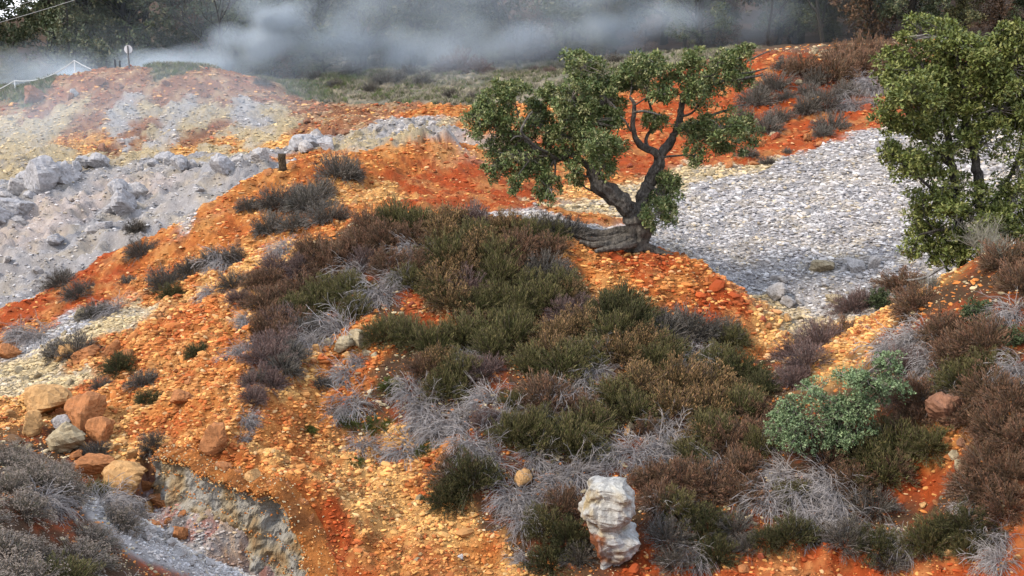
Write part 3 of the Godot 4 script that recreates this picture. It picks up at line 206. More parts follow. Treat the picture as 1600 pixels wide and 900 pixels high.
# leaf masses: centre x, y, distance, half width, half height, density
const OAK_CLUMPS := [
	[-0.01, 5.84, 18.14, 0.42, 0.30, 1.0], [-0.61, 5.40, 18.27, 0.30, 0.42, 1.0], [-0.22, 5.29, 18.32, 0.55, 0.47, 1.0], [0.44, 5.29, 18.49, 0.43, 0.50, 1.0], [0.13, 4.70, 18.26, 0.67, 0.35, 1.0], [-0.32, 4.47, 18.46, 0.28, 0.30, 1.0],
	[-0.01, 4.18, 17.48, 0.14, 0.21, 1.0], [0.67, 4.10, 17.96, 0.22, 0.34, 1.0], [0.38, 4.34, 18.49, 0.50, 0.23, 1.0], [1.24, 6.29, 18.16, 0.47, 0.25, 1.0], [1.56, 5.91, 18.44, 0.55, 0.35, 1.0], [1.07, 5.70, 17.57, 0.41, 0.41, 1.0],
	[1.73, 5.74, 17.97, 0.44, 0.42, 1.0], [1.33, 5.36, 17.72, 0.58, 0.46, 1.0], [1.74, 5.30, 18.05, 0.42, 0.42, 1.0], [1.11, 5.02, 18.08, 0.49, 0.42, 1.0], [1.50, 4.86, 17.46, 0.50, 0.38, 1.0], [1.67, 4.57, 17.69, 0.29, 0.29, 1.0],
	[1.14, 4.43, 17.76, 0.18, 0.22, 1.0], [0.94, 4.65, 18.46, 0.33, 0.25, 1.0], [1.26, 4.19, 18.00, 0.17, 0.16, 0.5], [2.47, 6.38, 18.29, 0.42, 0.25, 1.0], [2.58, 6.28, 17.63, 0.29, 0.22, 1.0], [2.44, 5.98, 18.33, 0.37, 0.27, 1.0],
	[2.63, 5.84, 17.60, 0.34, 0.24, 1.0], [2.68, 5.32, 18.13, 0.27, 0.22, 1.0], [2.03, 4.82, 18.00, 0.15, 0.22, 0.4], [3.22, 6.27, 17.59, 0.29, 0.34, 1.0], [3.17, 5.93, 17.45, 0.31, 0.31, 1.0], [3.73, 5.98, 18.41, 0.35, 0.35, 1.0],
	[3.86, 6.28, 17.68, 0.34, 0.31, 1.0], [4.13, 6.49, 17.69, 0.24, 0.22, 1.0], [4.30, 6.07, 18.53, 0.30, 0.25, 1.0], [3.48, 5.65, 18.00, 0.34, 0.15, 0.6], [3.52, 5.10, 18.41, 0.43, 0.33, 1.0], [3.83, 5.18, 17.77, 0.48, 0.34, 1.0],
	[4.44, 5.14, 18.51, 0.35, 0.33, 1.0], [3.41, 4.68, 18.00, 0.27, 0.22, 0.7], [4.01, 4.82, 18.04, 0.42, 0.17, 1.0], [2.83, 3.92, 18.20, 0.42, 0.35, 1.0], [2.71, 3.64, 17.68, 0.34, 0.27, 1.0], [3.02, 4.05, 18.49, 0.30, 0.25, 1.0],
	[2.61, 3.35, 18.00, 0.20, 0.15, 0.5], [0.71, 5.77, 18.21, 0.30, 0.22, 1.0], [0.81, 4.98, 18.51, 0.30, 0.28, 1.0], [2.02, 6.00, 18.43, 0.25, 0.25, 1.0], [2.14, 6.17, 17.78, 0.19, 0.19, 1.0], [0.54, 4.00, 18.00, 0.15, 0.17, 0.5],
	[2.91, 6.11, 17.85, 0.22, 0.19, 1.0],
]
# leaf masses: centre x, y, distance, half width, half height, density
const TREE_CLUMPS := [
	[6.80, 6.69, 15.49, 0.65, 0.38, 1.0], [6.46, 6.25, 15.52, 0.63, 0.40, 1.0], [7.19, 6.40, 15.19, 0.62, 0.43, 1.0], [7.59, 6.21, 14.96, 0.43, 0.51, 1.0], [5.96, 5.76, 14.70, 0.52, 0.38, 1.0], [6.84, 5.66, 15.36, 0.73, 0.44, 1.0],
	[7.56, 5.61, 15.17, 0.52, 0.41, 1.0], [6.01, 5.80, 15.46, 0.27, 0.30, 1.0], [6.41, 5.27, 15.20, 0.52, 0.23, 0.8], [5.95, 4.94, 15.20, 0.21, 0.21, 0.7], [6.12, 4.77, 15.07, 0.37, 0.25, 1.0], [6.56, 4.70, 15.20, 0.37, 0.21, 0.5],
	[7.43, 5.07, 15.20, 0.48, 0.37, 0.3], [7.96, 4.77, 15.20, 0.27, 0.62, 0.4], [6.89, 4.41, 15.20, 0.62, 0.23, 0.5], [6.51, 4.16, 15.20, 0.31, 0.23, 0.6], [7.14, 3.96, 15.20, 0.62, 0.37, 0.9], [6.67, 3.61, 15.47, 0.36, 0.34, 1.0],
	[7.50, 3.78, 14.97, 0.49, 0.33, 1.0], [7.94, 4.21, 15.20, 0.29, 0.41, 0.6], [6.42, 3.41, 15.20, 0.23, 0.15, 0.6], [7.32, 3.44, 15.50, 0.53, 0.25, 1.0], [7.11, 5.27, 15.20, 0.52, 0.21, 0.5], [8.27, 5.80, 15.43, 0.42, 0.63, 1.0],
	[8.36, 4.82, 15.20, 0.41, 0.62, 0.6], [7.81, 6.67, 15.11, 0.41, 0.41, 1.0], [7.94, 5.61, 15.24, 0.42, 0.42, 1.0], [6.74, 4.97, 15.20, 0.52, 0.25, 0.7], [8.26, 3.88, 15.38, 0.42, 0.42, 1.0], [7.66, 3.34, 14.89, 0.41, 0.24, 1.0],
	[6.92, 3.27, 15.25, 0.42, 0.21, 1.0], [7.28, 6.00, 15.51, 0.63, 0.42, 1.0], [5.80, 5.42, 14.97, 0.22, 0.18, 1.0], [6.67, 6.00, 15.50, 0.53, 0.32, 1.0],
]
# leaf masses: centre x, y, distance, half width, half height, density
const SHRUB_CLUMPS := [
	[3.80, 1.72, 11.71, 0.48, 0.34, 1.0], [3.60, 1.92, 11.67, 0.25, 0.25, 1.0], [4.21, 1.88, 11.79, 0.47, 0.37, 1.0], [4.47, 2.40, 11.65, 0.41, 0.27, 1.0], [4.74, 2.19, 11.76, 0.32, 0.32, 1.0], [3.88, 2.15, 11.72, 0.27, 0.16, 1.0],
	[4.35, 1.59, 11.64, 0.38, 0.21, 1.0], [3.52, 1.70, 11.75, 0.22, 0.24, 1.0], [4.74, 2.59, 11.64, 0.22, 0.14, 1.0], [4.06, 1.46, 11.73, 0.37, 0.19, 1.0], [4.45, 1.93, 11.65, 0.37, 0.29, 1.0], [3.66, 1.50, 11.65, 0.24, 0.16, 1.0],
]
# limbs as chains of joints: x, y, distance, radius
const OAK_LIMBS := [
	[Vector4(2.410, 2.882, 18.00, 0.245), Vector4(2.380, 3.091, 18.00, 0.216), Vector4(2.346, 3.421, 18.00, 0.187), Vector4(2.269, 3.616, 18.00, 0.177), Vector4(2.000, 3.810, 17.90, 0.166), Vector4(1.751, 4.055, 17.85, 0.151), Vector4(1.620, 4.276, 17.90, 0.137), Vector4(1.506, 4.457, 18.00, 0.118)],
	[Vector4(2.407, 3.444, 18.10, 0.148), Vector4(2.450, 3.675, 18.20, 0.129), Vector4(2.508, 4.011, 18.25, 0.119), Vector4(2.647, 4.242, 18.25, 0.114), Vector4(2.753, 4.488, 18.20, 0.109), Vector4(2.785, 4.632, 18.20, 0.094)],
	[Vector4(2.785, 4.632, 18.20, 0.079), Vector4(2.610, 4.782, 18.10, 0.064), Vector4(2.353, 4.919, 18.00, 0.059), Vector4(2.240, 5.135, 17.90, 0.049), Vector4(2.204, 5.369, 17.85, 0.044), Vector4(2.227, 5.601, 17.80, 0.034), Vector4(2.142, 5.750, 17.80, 0.024)],
	[Vector4(2.785, 4.632, 18.20, 0.084), Vector4(2.997, 4.889, 18.30, 0.075), Vector4(3.086, 5.128, 18.30, 0.065), Vector4(3.140, 5.391, 18.25, 0.060), Vector4(3.167, 5.709, 18.20, 0.050), Vector4(3.277, 5.942, 18.20, 0.040), Vector4(3.393, 6.138, 18.10, 0.030)],
	[Vector4(1.506, 4.457, 18.00, 0.088), Vector4(1.320, 4.592, 18.10, 0.069), Vector4(1.121, 4.668, 18.20, 0.060), Vector4(0.822, 4.628, 18.25, 0.050), Vector4(0.482, 4.752, 18.20, 0.040), Vector4(0.215, 5.019, 18.10, 0.030)],
	[Vector4(1.506, 4.457, 18.00, 0.098), Vector4(1.553, 4.715, 18.05, 0.089), Vector4(1.528, 5.008, 18.10, 0.079), Vector4(1.450, 5.419, 18.10, 0.064), Vector4(1.345, 5.769, 18.05, 0.049), Vector4(1.266, 6.115, 18.00, 0.034)],
	[Vector4(3.167, 5.709, 18.20, 0.040), Vector4(3.525, 5.883, 18.30, 0.035), Vector4(3.935, 6.047, 18.30, 0.030), Vector4(4.398, 6.094, 18.35, 0.025), Vector4(4.694, 6.164, 18.40, 0.015)],
	[Vector4(1.553, 4.715, 18.05, 0.059), Vector4(1.706, 4.943, 18.20, 0.050), Vector4(1.865, 5.294, 18.30, 0.040), Vector4(1.797, 5.648, 18.30, 0.030)],
	[Vector4(3.086, 5.128, 18.30, 0.040), Vector4(3.391, 5.171, 18.40, 0.035), Vector4(3.778, 5.106, 18.50, 0.030), Vector4(4.277, 5.104, 18.55, 0.020)],
	[Vector4(2.547, 4.102, 18.20, 0.050), Vector4(2.705, 4.016, 18.10, 0.039), Vector4(2.816, 3.858, 18.00, 0.029), Vector4(2.767, 3.647, 17.95, 0.020)],
	[Vector4(2.586, 4.759, 18.10, 0.039), Vector4(2.535, 4.997, 18.30, 0.030), Vector4(2.671, 5.294, 18.30, 0.025), Vector4(2.523, 5.767, 18.20, 0.022), Vector4(2.472, 6.230, 18.10, 0.015)],
]
# limbs as chains of joints: x, y, distance, radius
const OAK_ROOTS := [
	[Vector4(2.379, 3.103, 18.00, 0.115), Vector4(2.101, 3.135, 17.80, 0.083), Vector4(1.808, 3.080, 17.62, 0.073), Vector4(1.520, 3.051, 17.58, 0.056), Vector4(1.247, 3.120, 17.60, 0.035)],
	[Vector4(2.341, 3.186, 18.10, 0.116), Vector4(2.013, 3.244, 18.12, 0.080), Vector4(1.688, 3.201, 18.16, 0.072), Vector4(1.393, 3.251, 18.16, 0.058), Vector4(1.197, 3.277, 18.15, 0.036)],
	[Vector4(2.431, 3.005, 18.00, 0.115), Vector4(2.608, 2.940, 17.95, 0.088), Vector4(2.915, 2.816, 17.95, 0.061), Vector4(3.231, 2.709, 18.00, 0.036)],
	[Vector4(2.301, 3.047, 17.75, 0.096), Vector4(2.035, 3.049, 17.52, 0.069), Vector4(1.762, 3.037, 17.38, 0.051), Vector4(1.521, 2.991, 17.30, 0.034)],
	[Vector4(2.357, 3.125, 18.02, 0.088), Vector4(2.036, 3.156, 17.98, 0.061), Vector4(1.762, 3.132, 17.90, 0.052), Vector4(1.471, 3.135, 17.88, 0.044), Vector4(1.279, 3.180, 17.90, 0.027)],
]
# limbs as chains of joints: x, y, distance, radius
const OAK_DEAD := [
	[Vector4(0.820, 4.632, 18.20, 0.031), Vector4(0.231, 5.052, 17.50, 0.026), Vector4(0.217, 5.306, 17.40, 0.021), Vector4(0.365, 5.509, 17.40, 0.014)],
	[Vector4(0.231, 5.052, 17.50, 0.019), Vector4(0.069, 5.069, 17.40, 0.014), Vector4(-0.023, 4.989, 17.40, 0.009)],
	[Vector4(2.206, 5.489, 17.70, 0.030), Vector4(2.352, 5.529, 17.50, 0.024), Vector4(2.526, 5.483, 17.50, 0.019), Vector4(2.689, 5.427, 17.50, 0.012)],
	[Vector4(4.032, 6.058, 18.20, 0.020), Vector4(4.123, 6.160, 18.00, 0.017), Vector4(4.424, 6.205, 17.90, 0.015), Vector4(4.653, 6.273, 17.90, 0.010)],
	[Vector4(3.527, 5.345, 18.20, 0.025), Vector4(3.896, 5.492, 18.00, 0.020), Vector4(4.128, 5.585, 18.00, 0.015), Vector4(4.315, 5.608, 18.00, 0.010)],
	[Vector4(4.231, 6.345, 18.10, 0.017), Vector4(4.458, 6.479, 18.00, 0.015), Vector4(4.720, 6.581, 18.00, 0.009)],
	[Vector4(2.181, 5.135, 17.90, 0.024), Vector4(2.071, 5.317, 17.70, 0.018), Vector4(1.976, 5.409, 17.70, 0.012)],
]
# limbs as chains of joints: x, y, distance, radius
const TREE_LIMBS := [
	[Vector4(7.849, 2.909, 15.50, 0.095), Vector4(7.498, 3.905, 15.20, 0.083), Vector4(7.375, 4.415, 15.20, 0.073), Vector4(7.214, 5.017, 15.20, 0.062), Vector4(7.055, 5.610, 15.20, 0.047), Vector4(6.918, 6.193, 15.20, 0.031), Vector4(6.774, 6.672, 15.20, 0.016)],
	[Vector4(7.380, 2.929, 15.40, 0.073), Vector4(7.158, 3.994, 15.30, 0.063), Vector4(6.987, 4.709, 15.30, 0.052), Vector4(6.828, 5.311, 15.30, 0.042), Vector4(6.500, 5.903, 15.20, 0.031), Vector4(6.317, 6.290, 15.20, 0.016)],
	[Vector4(7.214, 5.017, 15.20, 0.041), Vector4(7.542, 5.406, 15.40, 0.034), Vector4(7.782, 6.000, 15.50, 0.025), Vector4(7.890, 6.393, 15.50, 0.015)],
	[Vector4(6.987, 4.709, 15.30, 0.037), Vector4(6.533, 5.073, 15.10, 0.026), Vector4(6.105, 5.518, 15.00, 0.020), Vector4(5.884, 5.808, 15.00, 0.012)],
	[Vector4(7.158, 3.994, 15.30, 0.037), Vector4(6.652, 4.324, 15.10, 0.026), Vector4(6.174, 4.714, 15.00, 0.018), Vector4(5.907, 4.932, 15.00, 0.010)],
	[Vector4(7.498, 3.905, 15.20, 0.041), Vector4(7.903, 4.394, 15.40, 0.031), Vector4(8.125, 4.896, 15.50, 0.021), Vector4(8.162, 5.302, 15.50, 0.011)],
	[Vector4(7.208, 3.684, 15.30, 0.031), Vector4(6.758, 3.714, 15.10, 0.023), Vector4(6.461, 3.632, 15.10, 0.012)],
]

const REFLECT := 0.7                     # share of light that the palest tone of the tables below gives back
var rng := RandomNumberGenerator.new()
var names := {}
var mats := {}
var xs := PackedFloat32Array()
var zs := PackedFloat32Array()          # distances ahead of the origin; world z is the negative
var hh := PackedFloat32Array()
var cc := PackedColorArray()
var kk := PackedByteArray()
var nx := 0
var nz := 0
var n_big := FastNoiseLite.new()
var n_mid := FastNoiseLite.new()
var n_fine := FastNoiseLite.new()
var n_warp := FastNoiseLite.new()
var n_patch := FastNoiseLite.new()
var n_ridge := FastNoiseLite.new()

# linear base colours of the ground: red, orange, yellow chips, cream, white, grey, pinkish, brick, meadow, bare soil, leaf litter
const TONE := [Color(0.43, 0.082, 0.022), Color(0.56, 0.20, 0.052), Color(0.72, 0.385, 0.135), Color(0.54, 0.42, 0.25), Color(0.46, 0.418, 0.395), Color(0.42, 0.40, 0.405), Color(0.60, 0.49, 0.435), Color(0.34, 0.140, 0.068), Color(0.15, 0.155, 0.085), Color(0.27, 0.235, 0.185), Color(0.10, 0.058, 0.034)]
const RED := 0
const ORANGE := 1
const YELLOW := 2
const CREAM := 3
const WHITE := 4
const GREY := 5
const PINK := 6
const BRICK := 7
const MEADOW := 8
const SOIL := 9
const LITTER := 10

# ---------------------------------------------------------------- helpers
func numbered(called: String) -> String:
	names[called] = names.get(called, 0) + 1
	return called if names[called] == 1 else "%s_%03d" % [called, names[called] - 1]

func thing(called: String, label: String, category: String, at: Vector3, group := "") -> Node3D:
	var o := Node3D.new()
	o.name = numbered(called)
	add_child(o)
	o.position = at
	tag(o, label, category, group)
	return o

func tag(o: Node, label: String, category: String, group := "", kind := "") -> void:
	o.set_meta("label", label)
	if category != "": o.set_meta("category", category)
	if group != "": o.set_meta("group", group)
	if kind != "": o.set_meta("kind", kind)

func part(called: String, mesh: Mesh, material: Material, parent: Node) -> MeshInstance3D:
	var o := MeshInstance3D.new()
	o.name = called
	o.mesh = mesh
	if material: o.material_override = material
	parent.add_child(o, true)
	return o

func mat(called: String, color: Color, rough := 0.9, use_vertex := false, spec := 0.3) -> StandardMaterial3D:
	if mats.has(called): return mats[called]
	var m := StandardMaterial3D.new()
	m.resource_name = called
	m.albedo_color = (color * REFLECT).linear_to_srgb()
	m.roughness = rough
	m.metallic_specular = spec
	m.vertex_color_use_as_albedo = use_vertex
	m.cull_mode = BaseMaterial3D.CULL_DISABLED
	mats[called] = m
	return m

func noise(n: FastNoiseLite, seed_: int, freq: float, octaves := 3, type := FastNoiseLite.TYPE_SIMPLEX_SMOOTH) -> void:
	n.seed = seed_
	n.frequency = freq
	n.noise_type = type
	n.fractal_type = FastNoiseLite.FRACTAL_FBM
	n.fractal_octaves = octaves

# ---------------------------------------------------------------- ground
func span(list: PackedFloat32Array, to: float, step: float) -> void:
	var a := list[list.size() - 1]
	while a < to - step * 0.5:
		a += step
		list.append(a)

func coarse_height(x: float, d: float) -> float:
	var s: float = LEVEL[0] + LEVEL[1] * x + LEVEL[2] * d
	for p: Vector3 in SURVEY:
		var ex := x - p.x
		var ed := d - p.y
		s += p.z * sqrt(ex * ex + ed * ed + 0.25)
	return s

func ground_index(x: float, d: float) -> int:
	var i := clampi(xs.bsearch(x) - 1, 0, nx - 2)
	var j := clampi(zs.bsearch(d) - 1, 0, nz - 2)
	return j * nx + i

func ground(x: float, d: float) -> float:
	var k := ground_index(x, d)
	var i := k % nx
	@warning_ignore("integer_division")
	var j := k / nx
	var fx := clampf((x - xs[i]) / (xs[i + 1] - xs[i]), 0.0, 1.0)
	var fz := clampf((d - zs[j]) / (zs[j + 1] - zs[j]), 0.0, 1.0)
	return lerpf(lerpf(hh[k], hh[k + 1], fx), lerpf(hh[k + nx], hh[k + nx + 1], fx), fz)

func ground_normal(x: float, d: float, e := 0.25) -> Vector3:
	return Vector3(ground(x - e, d) - ground(x + e, d), 2.0 * e, ground(x, d + e) - ground(x, d - e)).normalized()

# signed distance to the lip of the gully bank, positive on the mound's side
const LIP := [Vector2(-4.75, 12.2), Vector2(-4.15, 11.75), Vector2(-3.78, 11.5), Vector2(-3.42, 11.4), Vector2(-3.1, 11.3), Vector2(-2.75, 11.2), Vector2(-2.52, 11.05), Vector2(-2.36, 10.8), Vector2(-2.2, 10.4), Vector2(-1.7, 9.9)]
func lip_distance(p: Vector2) -> float:
	var best := 1e9
	var side := 1.0
	for i in LIP.size() - 1:
		var a: Vector2 = LIP[i]
		var b: Vector2 = LIP[i + 1]
		var q := Geometry2D.get_closest_point_to_segment(p, a, b)
		var e := p.distance_to(q)
		if e < best:
			best = e
			side = signf((b - a).cross(p - a))
	return best * side

func build_ground() -> void:
	noise(n_big, 11, 0.28, 3)
	noise(n_mid, 12, 1.3, 3)
	noise(n_fine, 13, 4.5, 2)
	noise(n_warp, 14, 0.9, 3)
	noise(n_patch, 15, 0.8, 4)
	noise(n_ridge, 16, 0.55, 4)
	n_ridge.fractal_type = FastNoiseLite.FRACTAL_RIDGED
	# coarse heights on a half-metre grid from the survey
	var cw := 193
	var ch := 250
	var co := PackedFloat32Array()
	co.resize(cw * ch)
	for j in ch:
		for i in cw:
			co[j * cw + i] = coarse_height(-48.0 + i * 0.5, -4.0 + j * 0.5) if (absf(-48.0 + i * 0.5) < 30.0 or (i + j) % 2 == 0) else co[j * cw + i - 1]
	# the nearest colour samples of every metre cell
	var near := {}
	xs.append(-45.0); span(xs, -22.0, 0.8); span(xs, -9.5, 0.14); span(xs, -4.6, 0.07); span(xs, -2.0, 0.035); span(xs, 9.5, 0.07); span(xs, 22.0, 0.14); span(xs, 45.0, 0.8)
	zs.append(-3.0); span(zs, 3.0, 0.5); span(zs, 10.2, 0.07); span(zs, 12.0, 0.035); span(zs, 24.0, 0.07); span(zs, 48.0, 0.13); span(zs, 70.0, 0.4); span(zs, 118.0, 1.5)
	nx = xs.size()
	nz = zs.size()
	var count := nx * nz
	hh.resize(count); cc.resize(count); kk.resize(count)
	var v := PackedVector3Array()
	v.resize(count)
	var wgt := PackedFloat32Array()
	wgt.resize(TONE.size())
	for j in nz:
		var d := zs[j]
		for i in nx:
			var x := xs[i]
			var k := j * nx + i
			# colour kind
			var qx := x + n_warp.get_noise_2d(x, d) * 0.45
			var qd := d + n_warp.get_noise_2d(x + 60.0, d) * 0.6
			var cell := Vector2i(floori(qx), floori(qd))
			if not near.has(cell):
				var order := []
				for s in SAMPLES.size():
					var p: Vector3 = SAMPLES[s]
					order.append([Vector2(p.x - cell.x - 0.5, p.y - cell.y - 0.5).length_squared(), s])
				order.sort_custom(func(a, b): return a[0] < b[0])
				near[cell] = [order[0][1], order[1][1], order[2][1], order[3][1], order[4][1], order[5][1]]
			wgt.fill(0.0)
			var total := 0.0
			for s: int in near[cell]:
				var p: Vector3 = SAMPLES[s]
				var r2 := (p.x - qx) * (p.x - qx) + (p.y - qd) * (p.y - qd) + 0.01
				var w := 1.0 / (r2 * r2 * r2)
				wgt[int(p.z)] += w
				total += w
			var best := 0
			var col := Color(0, 0, 0)
			for t in TONE.size():
				if wgt[t] > wgt[best]: best = t
				if wgt[t] > 0.0:
					var tone: Color = TONE[t]
					col += tone * (wgt[t] / total)
			kk[k] = best
			# height
			var gx := (x + 48.0) * 2.0
			var gz := (d + 4.0) * 2.0
			var ci := clampi(int(gx), 0, cw - 2)
			var cj := clampi(int(gz), 0, ch - 2)
			var fx := gx - ci
			var fz := gz - cj
			var c := cj * cw + ci
			var h := lerpf(lerpf(co[c], co[c + 1], fx), lerpf(co[c + cw], co[c + cw + 1], fx), fz)
			var loose := (wgt[RED] + wgt[ORANGE] + wgt[YELLOW] + wgt[BRICK]) / total
			var pale := (wgt[CREAM] + wgt[WHITE] + wgt[GREY] + wgt[PINK]) / total
			var far := smoothstep(32.0, 38.0, d)
			h += n_big.get_noise_2d(x, d) * 0.12
			h += n_mid.get_noise_2d(x, d) * (0.06 + 0.07 * far + 0.04 * loose) + n_fine.get_noise_2d(x, d) * (0.016 + 0.03 * loose)
			# the undercut bank of the gully: a sharp step along its lip
			if d > 9.6 and d < 12.6 and x < -1.5 and x > -5.0:
				var lip := lip_distance(Vector2(x, d))
				if lip < 0.10:
					h -= 0.42 * smoothstep(0.12, -0.02, lip) * smoothstep(-1.5, -0.5, lip)
					if lip < -0.1 and lip > -1.6:
						kk[k] = WHITE
						col = TONE[WHITE]
			if d > 23.0 and x < 0.0:
				h += (n_ridge.get_noise_2d(x * 1.3, d * 1.1) + 0.3) * (0.34 - 0.20 * far) * pale + (n_mid.get_noise_2d(x * 1.6 + 7.0, d * 1.6) * 0.10 + n_fine.get_noise_2d(x * 0.8, d * 0.8) * 0.07) * pale * far * (1.0 - smoothstep(46.0, 50.0, d))
				var rill := absf(fposmod(x * 0.9 + d * 0.75 + n_warp.get_noise_2d(x * 0.6, d * 0.6) * 2.0, 1.0) - 0.5)
				h += (0.25 - rill) * 0.20 * wgt[PINK] / total
			elif pale > 0.3 and x > 1.0:
				h += n_ridge.get_noise_2d((x + d) * 0.3, (d - x) * 1.6) * 0.07 * pale
			elif loose > 0.3:
				var rill2 := n_ridge.get_noise_2d(x * 2.2 + 30.0, d * 0.7)
				h += rill2 * 0.10 * loose
			hh[k] = h
			v[k] = Vector3(x, h, -d)
			# patches of the neighbouring tones, and grain
			var pn := n_patch.get_noise_2d(x, d)
			var pf := n_fine.get_noise_2d(x * 1.7 + 9.0, d * 1.7)
			if wgt[BRICK] > 0.35 * total:
				col = col.lerp(TONE[CREAM], clampf(pn * 1.2 + pf * 0.5, 0.0, 0.5))
				col = col.lerp(Color(0.16, 0.09, 0.06), clampf(-pn * 1.2 - pf * 0.6, 0.0, 0.5))
			elif loose > 0.4:
				col = col.lerp(TONE[YELLOW], clampf(pn * 1.1 + pf * 0.5, 0.0, 0.45) * loose)
				col = col.lerp(TONE[RED], clampf(-pn * 1.3 - pf * 0.6, 0.0, 0.6) * loose)
				col = col.lerp(Color(0.20, 0.075, 0.03), clampf(n_warp.get_noise_2d(x * 2.5 + 17.0, d * 2.5) * 1.4 - 0.1, 0.0, 0.55) * loose)
			elif pale > 0.4:
				col = col.lerp(TONE[GREY], clampf(pn * 1.2 + pf * 0.6, 0.0, 0.4) * pale)
				col = col.lerp(TONE[CREAM], clampf(-pn * 0.9 + pf * 0.3, 0.0, 0.4) * pale)
				if x < 0.0 and d > 23.0 and d < 38.0: col = col.lerp(Color(0.19, 0.18, 0.185), clampf((n_ridge.get_noise_2d(x * 1.1 + 50.0, d * 1.4) + pf * 0.5) * 1.1 - 0.25, 0.0, 0.6) * pale)
				if x > 1.0: col = col.lerp(Color(0.26, 0.24, 0.25), clampf(n_ridge.get_noise_2d((x + d) * 0.35, (d - x) * 2.2) * 0.9 - 0.1, 0.0, 0.55) * pale)
			elif wgt[MEADOW] + wgt[SOIL] > 0.4 * total:
				col = col.lerp(TONE[MEADOW], clampf(pn * 2.0, 0.0, 0.8))
				col = col.lerp(TONE[CREAM], clampf(-pn * 1.2 + pf * 0.5, 0.0, 0.35))
			else:
				col = col.lerp(TONE[RED], clampf(pn * 1.5 + pf * 0.8 - 0.15, 0.0, 0.6) * (1.0 - smoothstep(40.0, 46.0, d)))
			var g := 1.0 + pf * 0.25
			cc[k] = Color(col.r * g, col.g * g, col.b * g)
	var nm := PackedVector3Array()
	nm.resize(count)
	var idx := PackedInt32Array()
	idx.resize((nx - 1) * (nz - 1) * 6)
	var w2 := 0
	for j in nz:
		for i in nx:
			var k := j * nx + i
			var a := v[k - 1 if i > 0 else k]
			var b := v[k + 1 if i < nx - 1 else k]
			var e := v[k - nx if j > 0 else k]
			var f := v[k + nx if j < nz - 1 else k]
			nm[k] = (b - a).cross(f - e).normalized()
			if i < nx - 1 and j < nz - 1:
				idx[w2] = k; idx[w2 + 1] = k + nx; idx[w2 + 2] = k + 1
				idx[w2 + 3] = k + 1; idx[w2 + 4] = k + nx; idx[w2 + 5] = k + nx + 1
				w2 += 6
	var arr := []
	arr.resize(Mesh.ARRAY_MAX)
	arr[Mesh.ARRAY_VERTEX] = v
	arr[Mesh.ARRAY_NORMAL] = nm
	arr[Mesh.ARRAY_COLOR] = cc
	arr[Mesh.ARRAY_INDEX] = idx
	var mesh := ArrayMesh.new()
	mesh.add_surface_from_arrays(Mesh.PRIMITIVE_TRIANGLES, arr)
	var m := mat("earth", Color(1, 1, 1), 0.95, true, 0.2)
	m.albedo_texture = ImageTexture.create_from_image(grain_image(512, 21, 0.055, 0.68))
	m.heightmap_enabled = true
	m.heightmap_texture = ImageTexture.create_from_image(grain_image(512, 22, 0.05, 0.0))
	m.heightmap_scale = 2.5
	m.uv1_triplanar = true
	m.uv1_world_triplanar = true
	m.uv1_scale = Vector3(1.0, 1.0, 1.0)
	var o := part("ground", mesh, m, self)
	tag(o, "bare orange, red, cream and white altered hillside under the plants", "", "", "structure")

# the face of the gully bank: a clay wall under a crumbling, slightly overhanging lip
var bank_points := PackedVector3Array()
func build_gully_bank() -> void:
	begin()
	var curve := Curve2D.new()
	for p: Vector2 in LIP: curve.add_point(p)
	var long := curve.get_baked_length()
	var cols := 150
	var rows := 26
	for i in cols + 1:
		var at := i / float(cols) * long
		var p := curve.sample_baked(at)
		var ahead := (curve.sample_baked(minf(at + 0.25, long)) - curve.sample_baked(maxf(at - 0.25, 0.0))).normalized()
		var out := Vector2(ahead.y, -ahead.x)
		p += out * (0.12 + n_big.get_noise_1d(at * 4.0) * 0.10 + n_mid.get_noise_1d(at) * 0.07)
		var inner := p - out * 0.30
		var foot := p + out * 0.30
		var top := ground(inner.x, inner.y) + 0.012
		var low := ground(foot.x, foot.y) - 0.12
		for j in rows + 1:
			var t := j / float(rows)
			# profile: onto the mound, out to the lip, back under it, then a bulging foot
			var reach := -0.22
			var y := top
			if t < 0.14:
				reach = lerpf(-0.34, 0.08, t / 0.14)
				y = top - 0.03 + 0.05 * sin(t / 0.14 * PI)
			else:
				var s := (t - 0.14) / 0.86
				reach = 0.08 - 0.13 * smoothstep(0.0, 0.18, s) + 0.20 * smoothstep(0.25, 1.0, s)
				y = lerpf(top - 0.02, low, s)
			var q := Vector3(p.x + out.x * reach, y, -(p.y + out.y * reach))
			var bump := n_mid.get_noise_3dv(q * 1.5) * 0.08 + n_fine.get_noise_3dv(q * 1.7) * 0.05
			if t < 0.05: bump = 0.0
			q += Vector3(out.x, 0.25, -out.y) * bump
			mv.append(q)
			if t < 0.24 or j % 5 == 0: bank_points.append(q)
			var a := n_fine.get_noise_3dv(q * 0.6) * 1.6 + n_mid.get_noise_3dv(q * 0.9) * 1.2
			var c := Color(0.50, 0.39, 0.24).lerp(Color(0.52, 0.48, 0.42), clampf(a + 0.4, 0.0, 1.0)).lerp(Color(0.40, 0.22, 0.10), clampf(-a * 0.9 - 0.15, 0.0, 0.7))
			if t + a * 0.05 < 0.21: c = TONE[ORANGE].lerp(Color(0.34, 0.13, 0.045), clampf(a + 0.5, 0.0, 1.0))
			mc.append(c)
	for i in cols:
		for j in rows:
			var u := i * (rows + 1) + j
			mi.append_array([u, u + 1, u + rows + 1, u + 1, u + rows + 2, u + rows + 1])
	var o := part("gully_bank", finish(false), mats["earth"], self)
	tag(o, "cream clay face of the undercut gully bank below the orange mound", "", "", "structure")

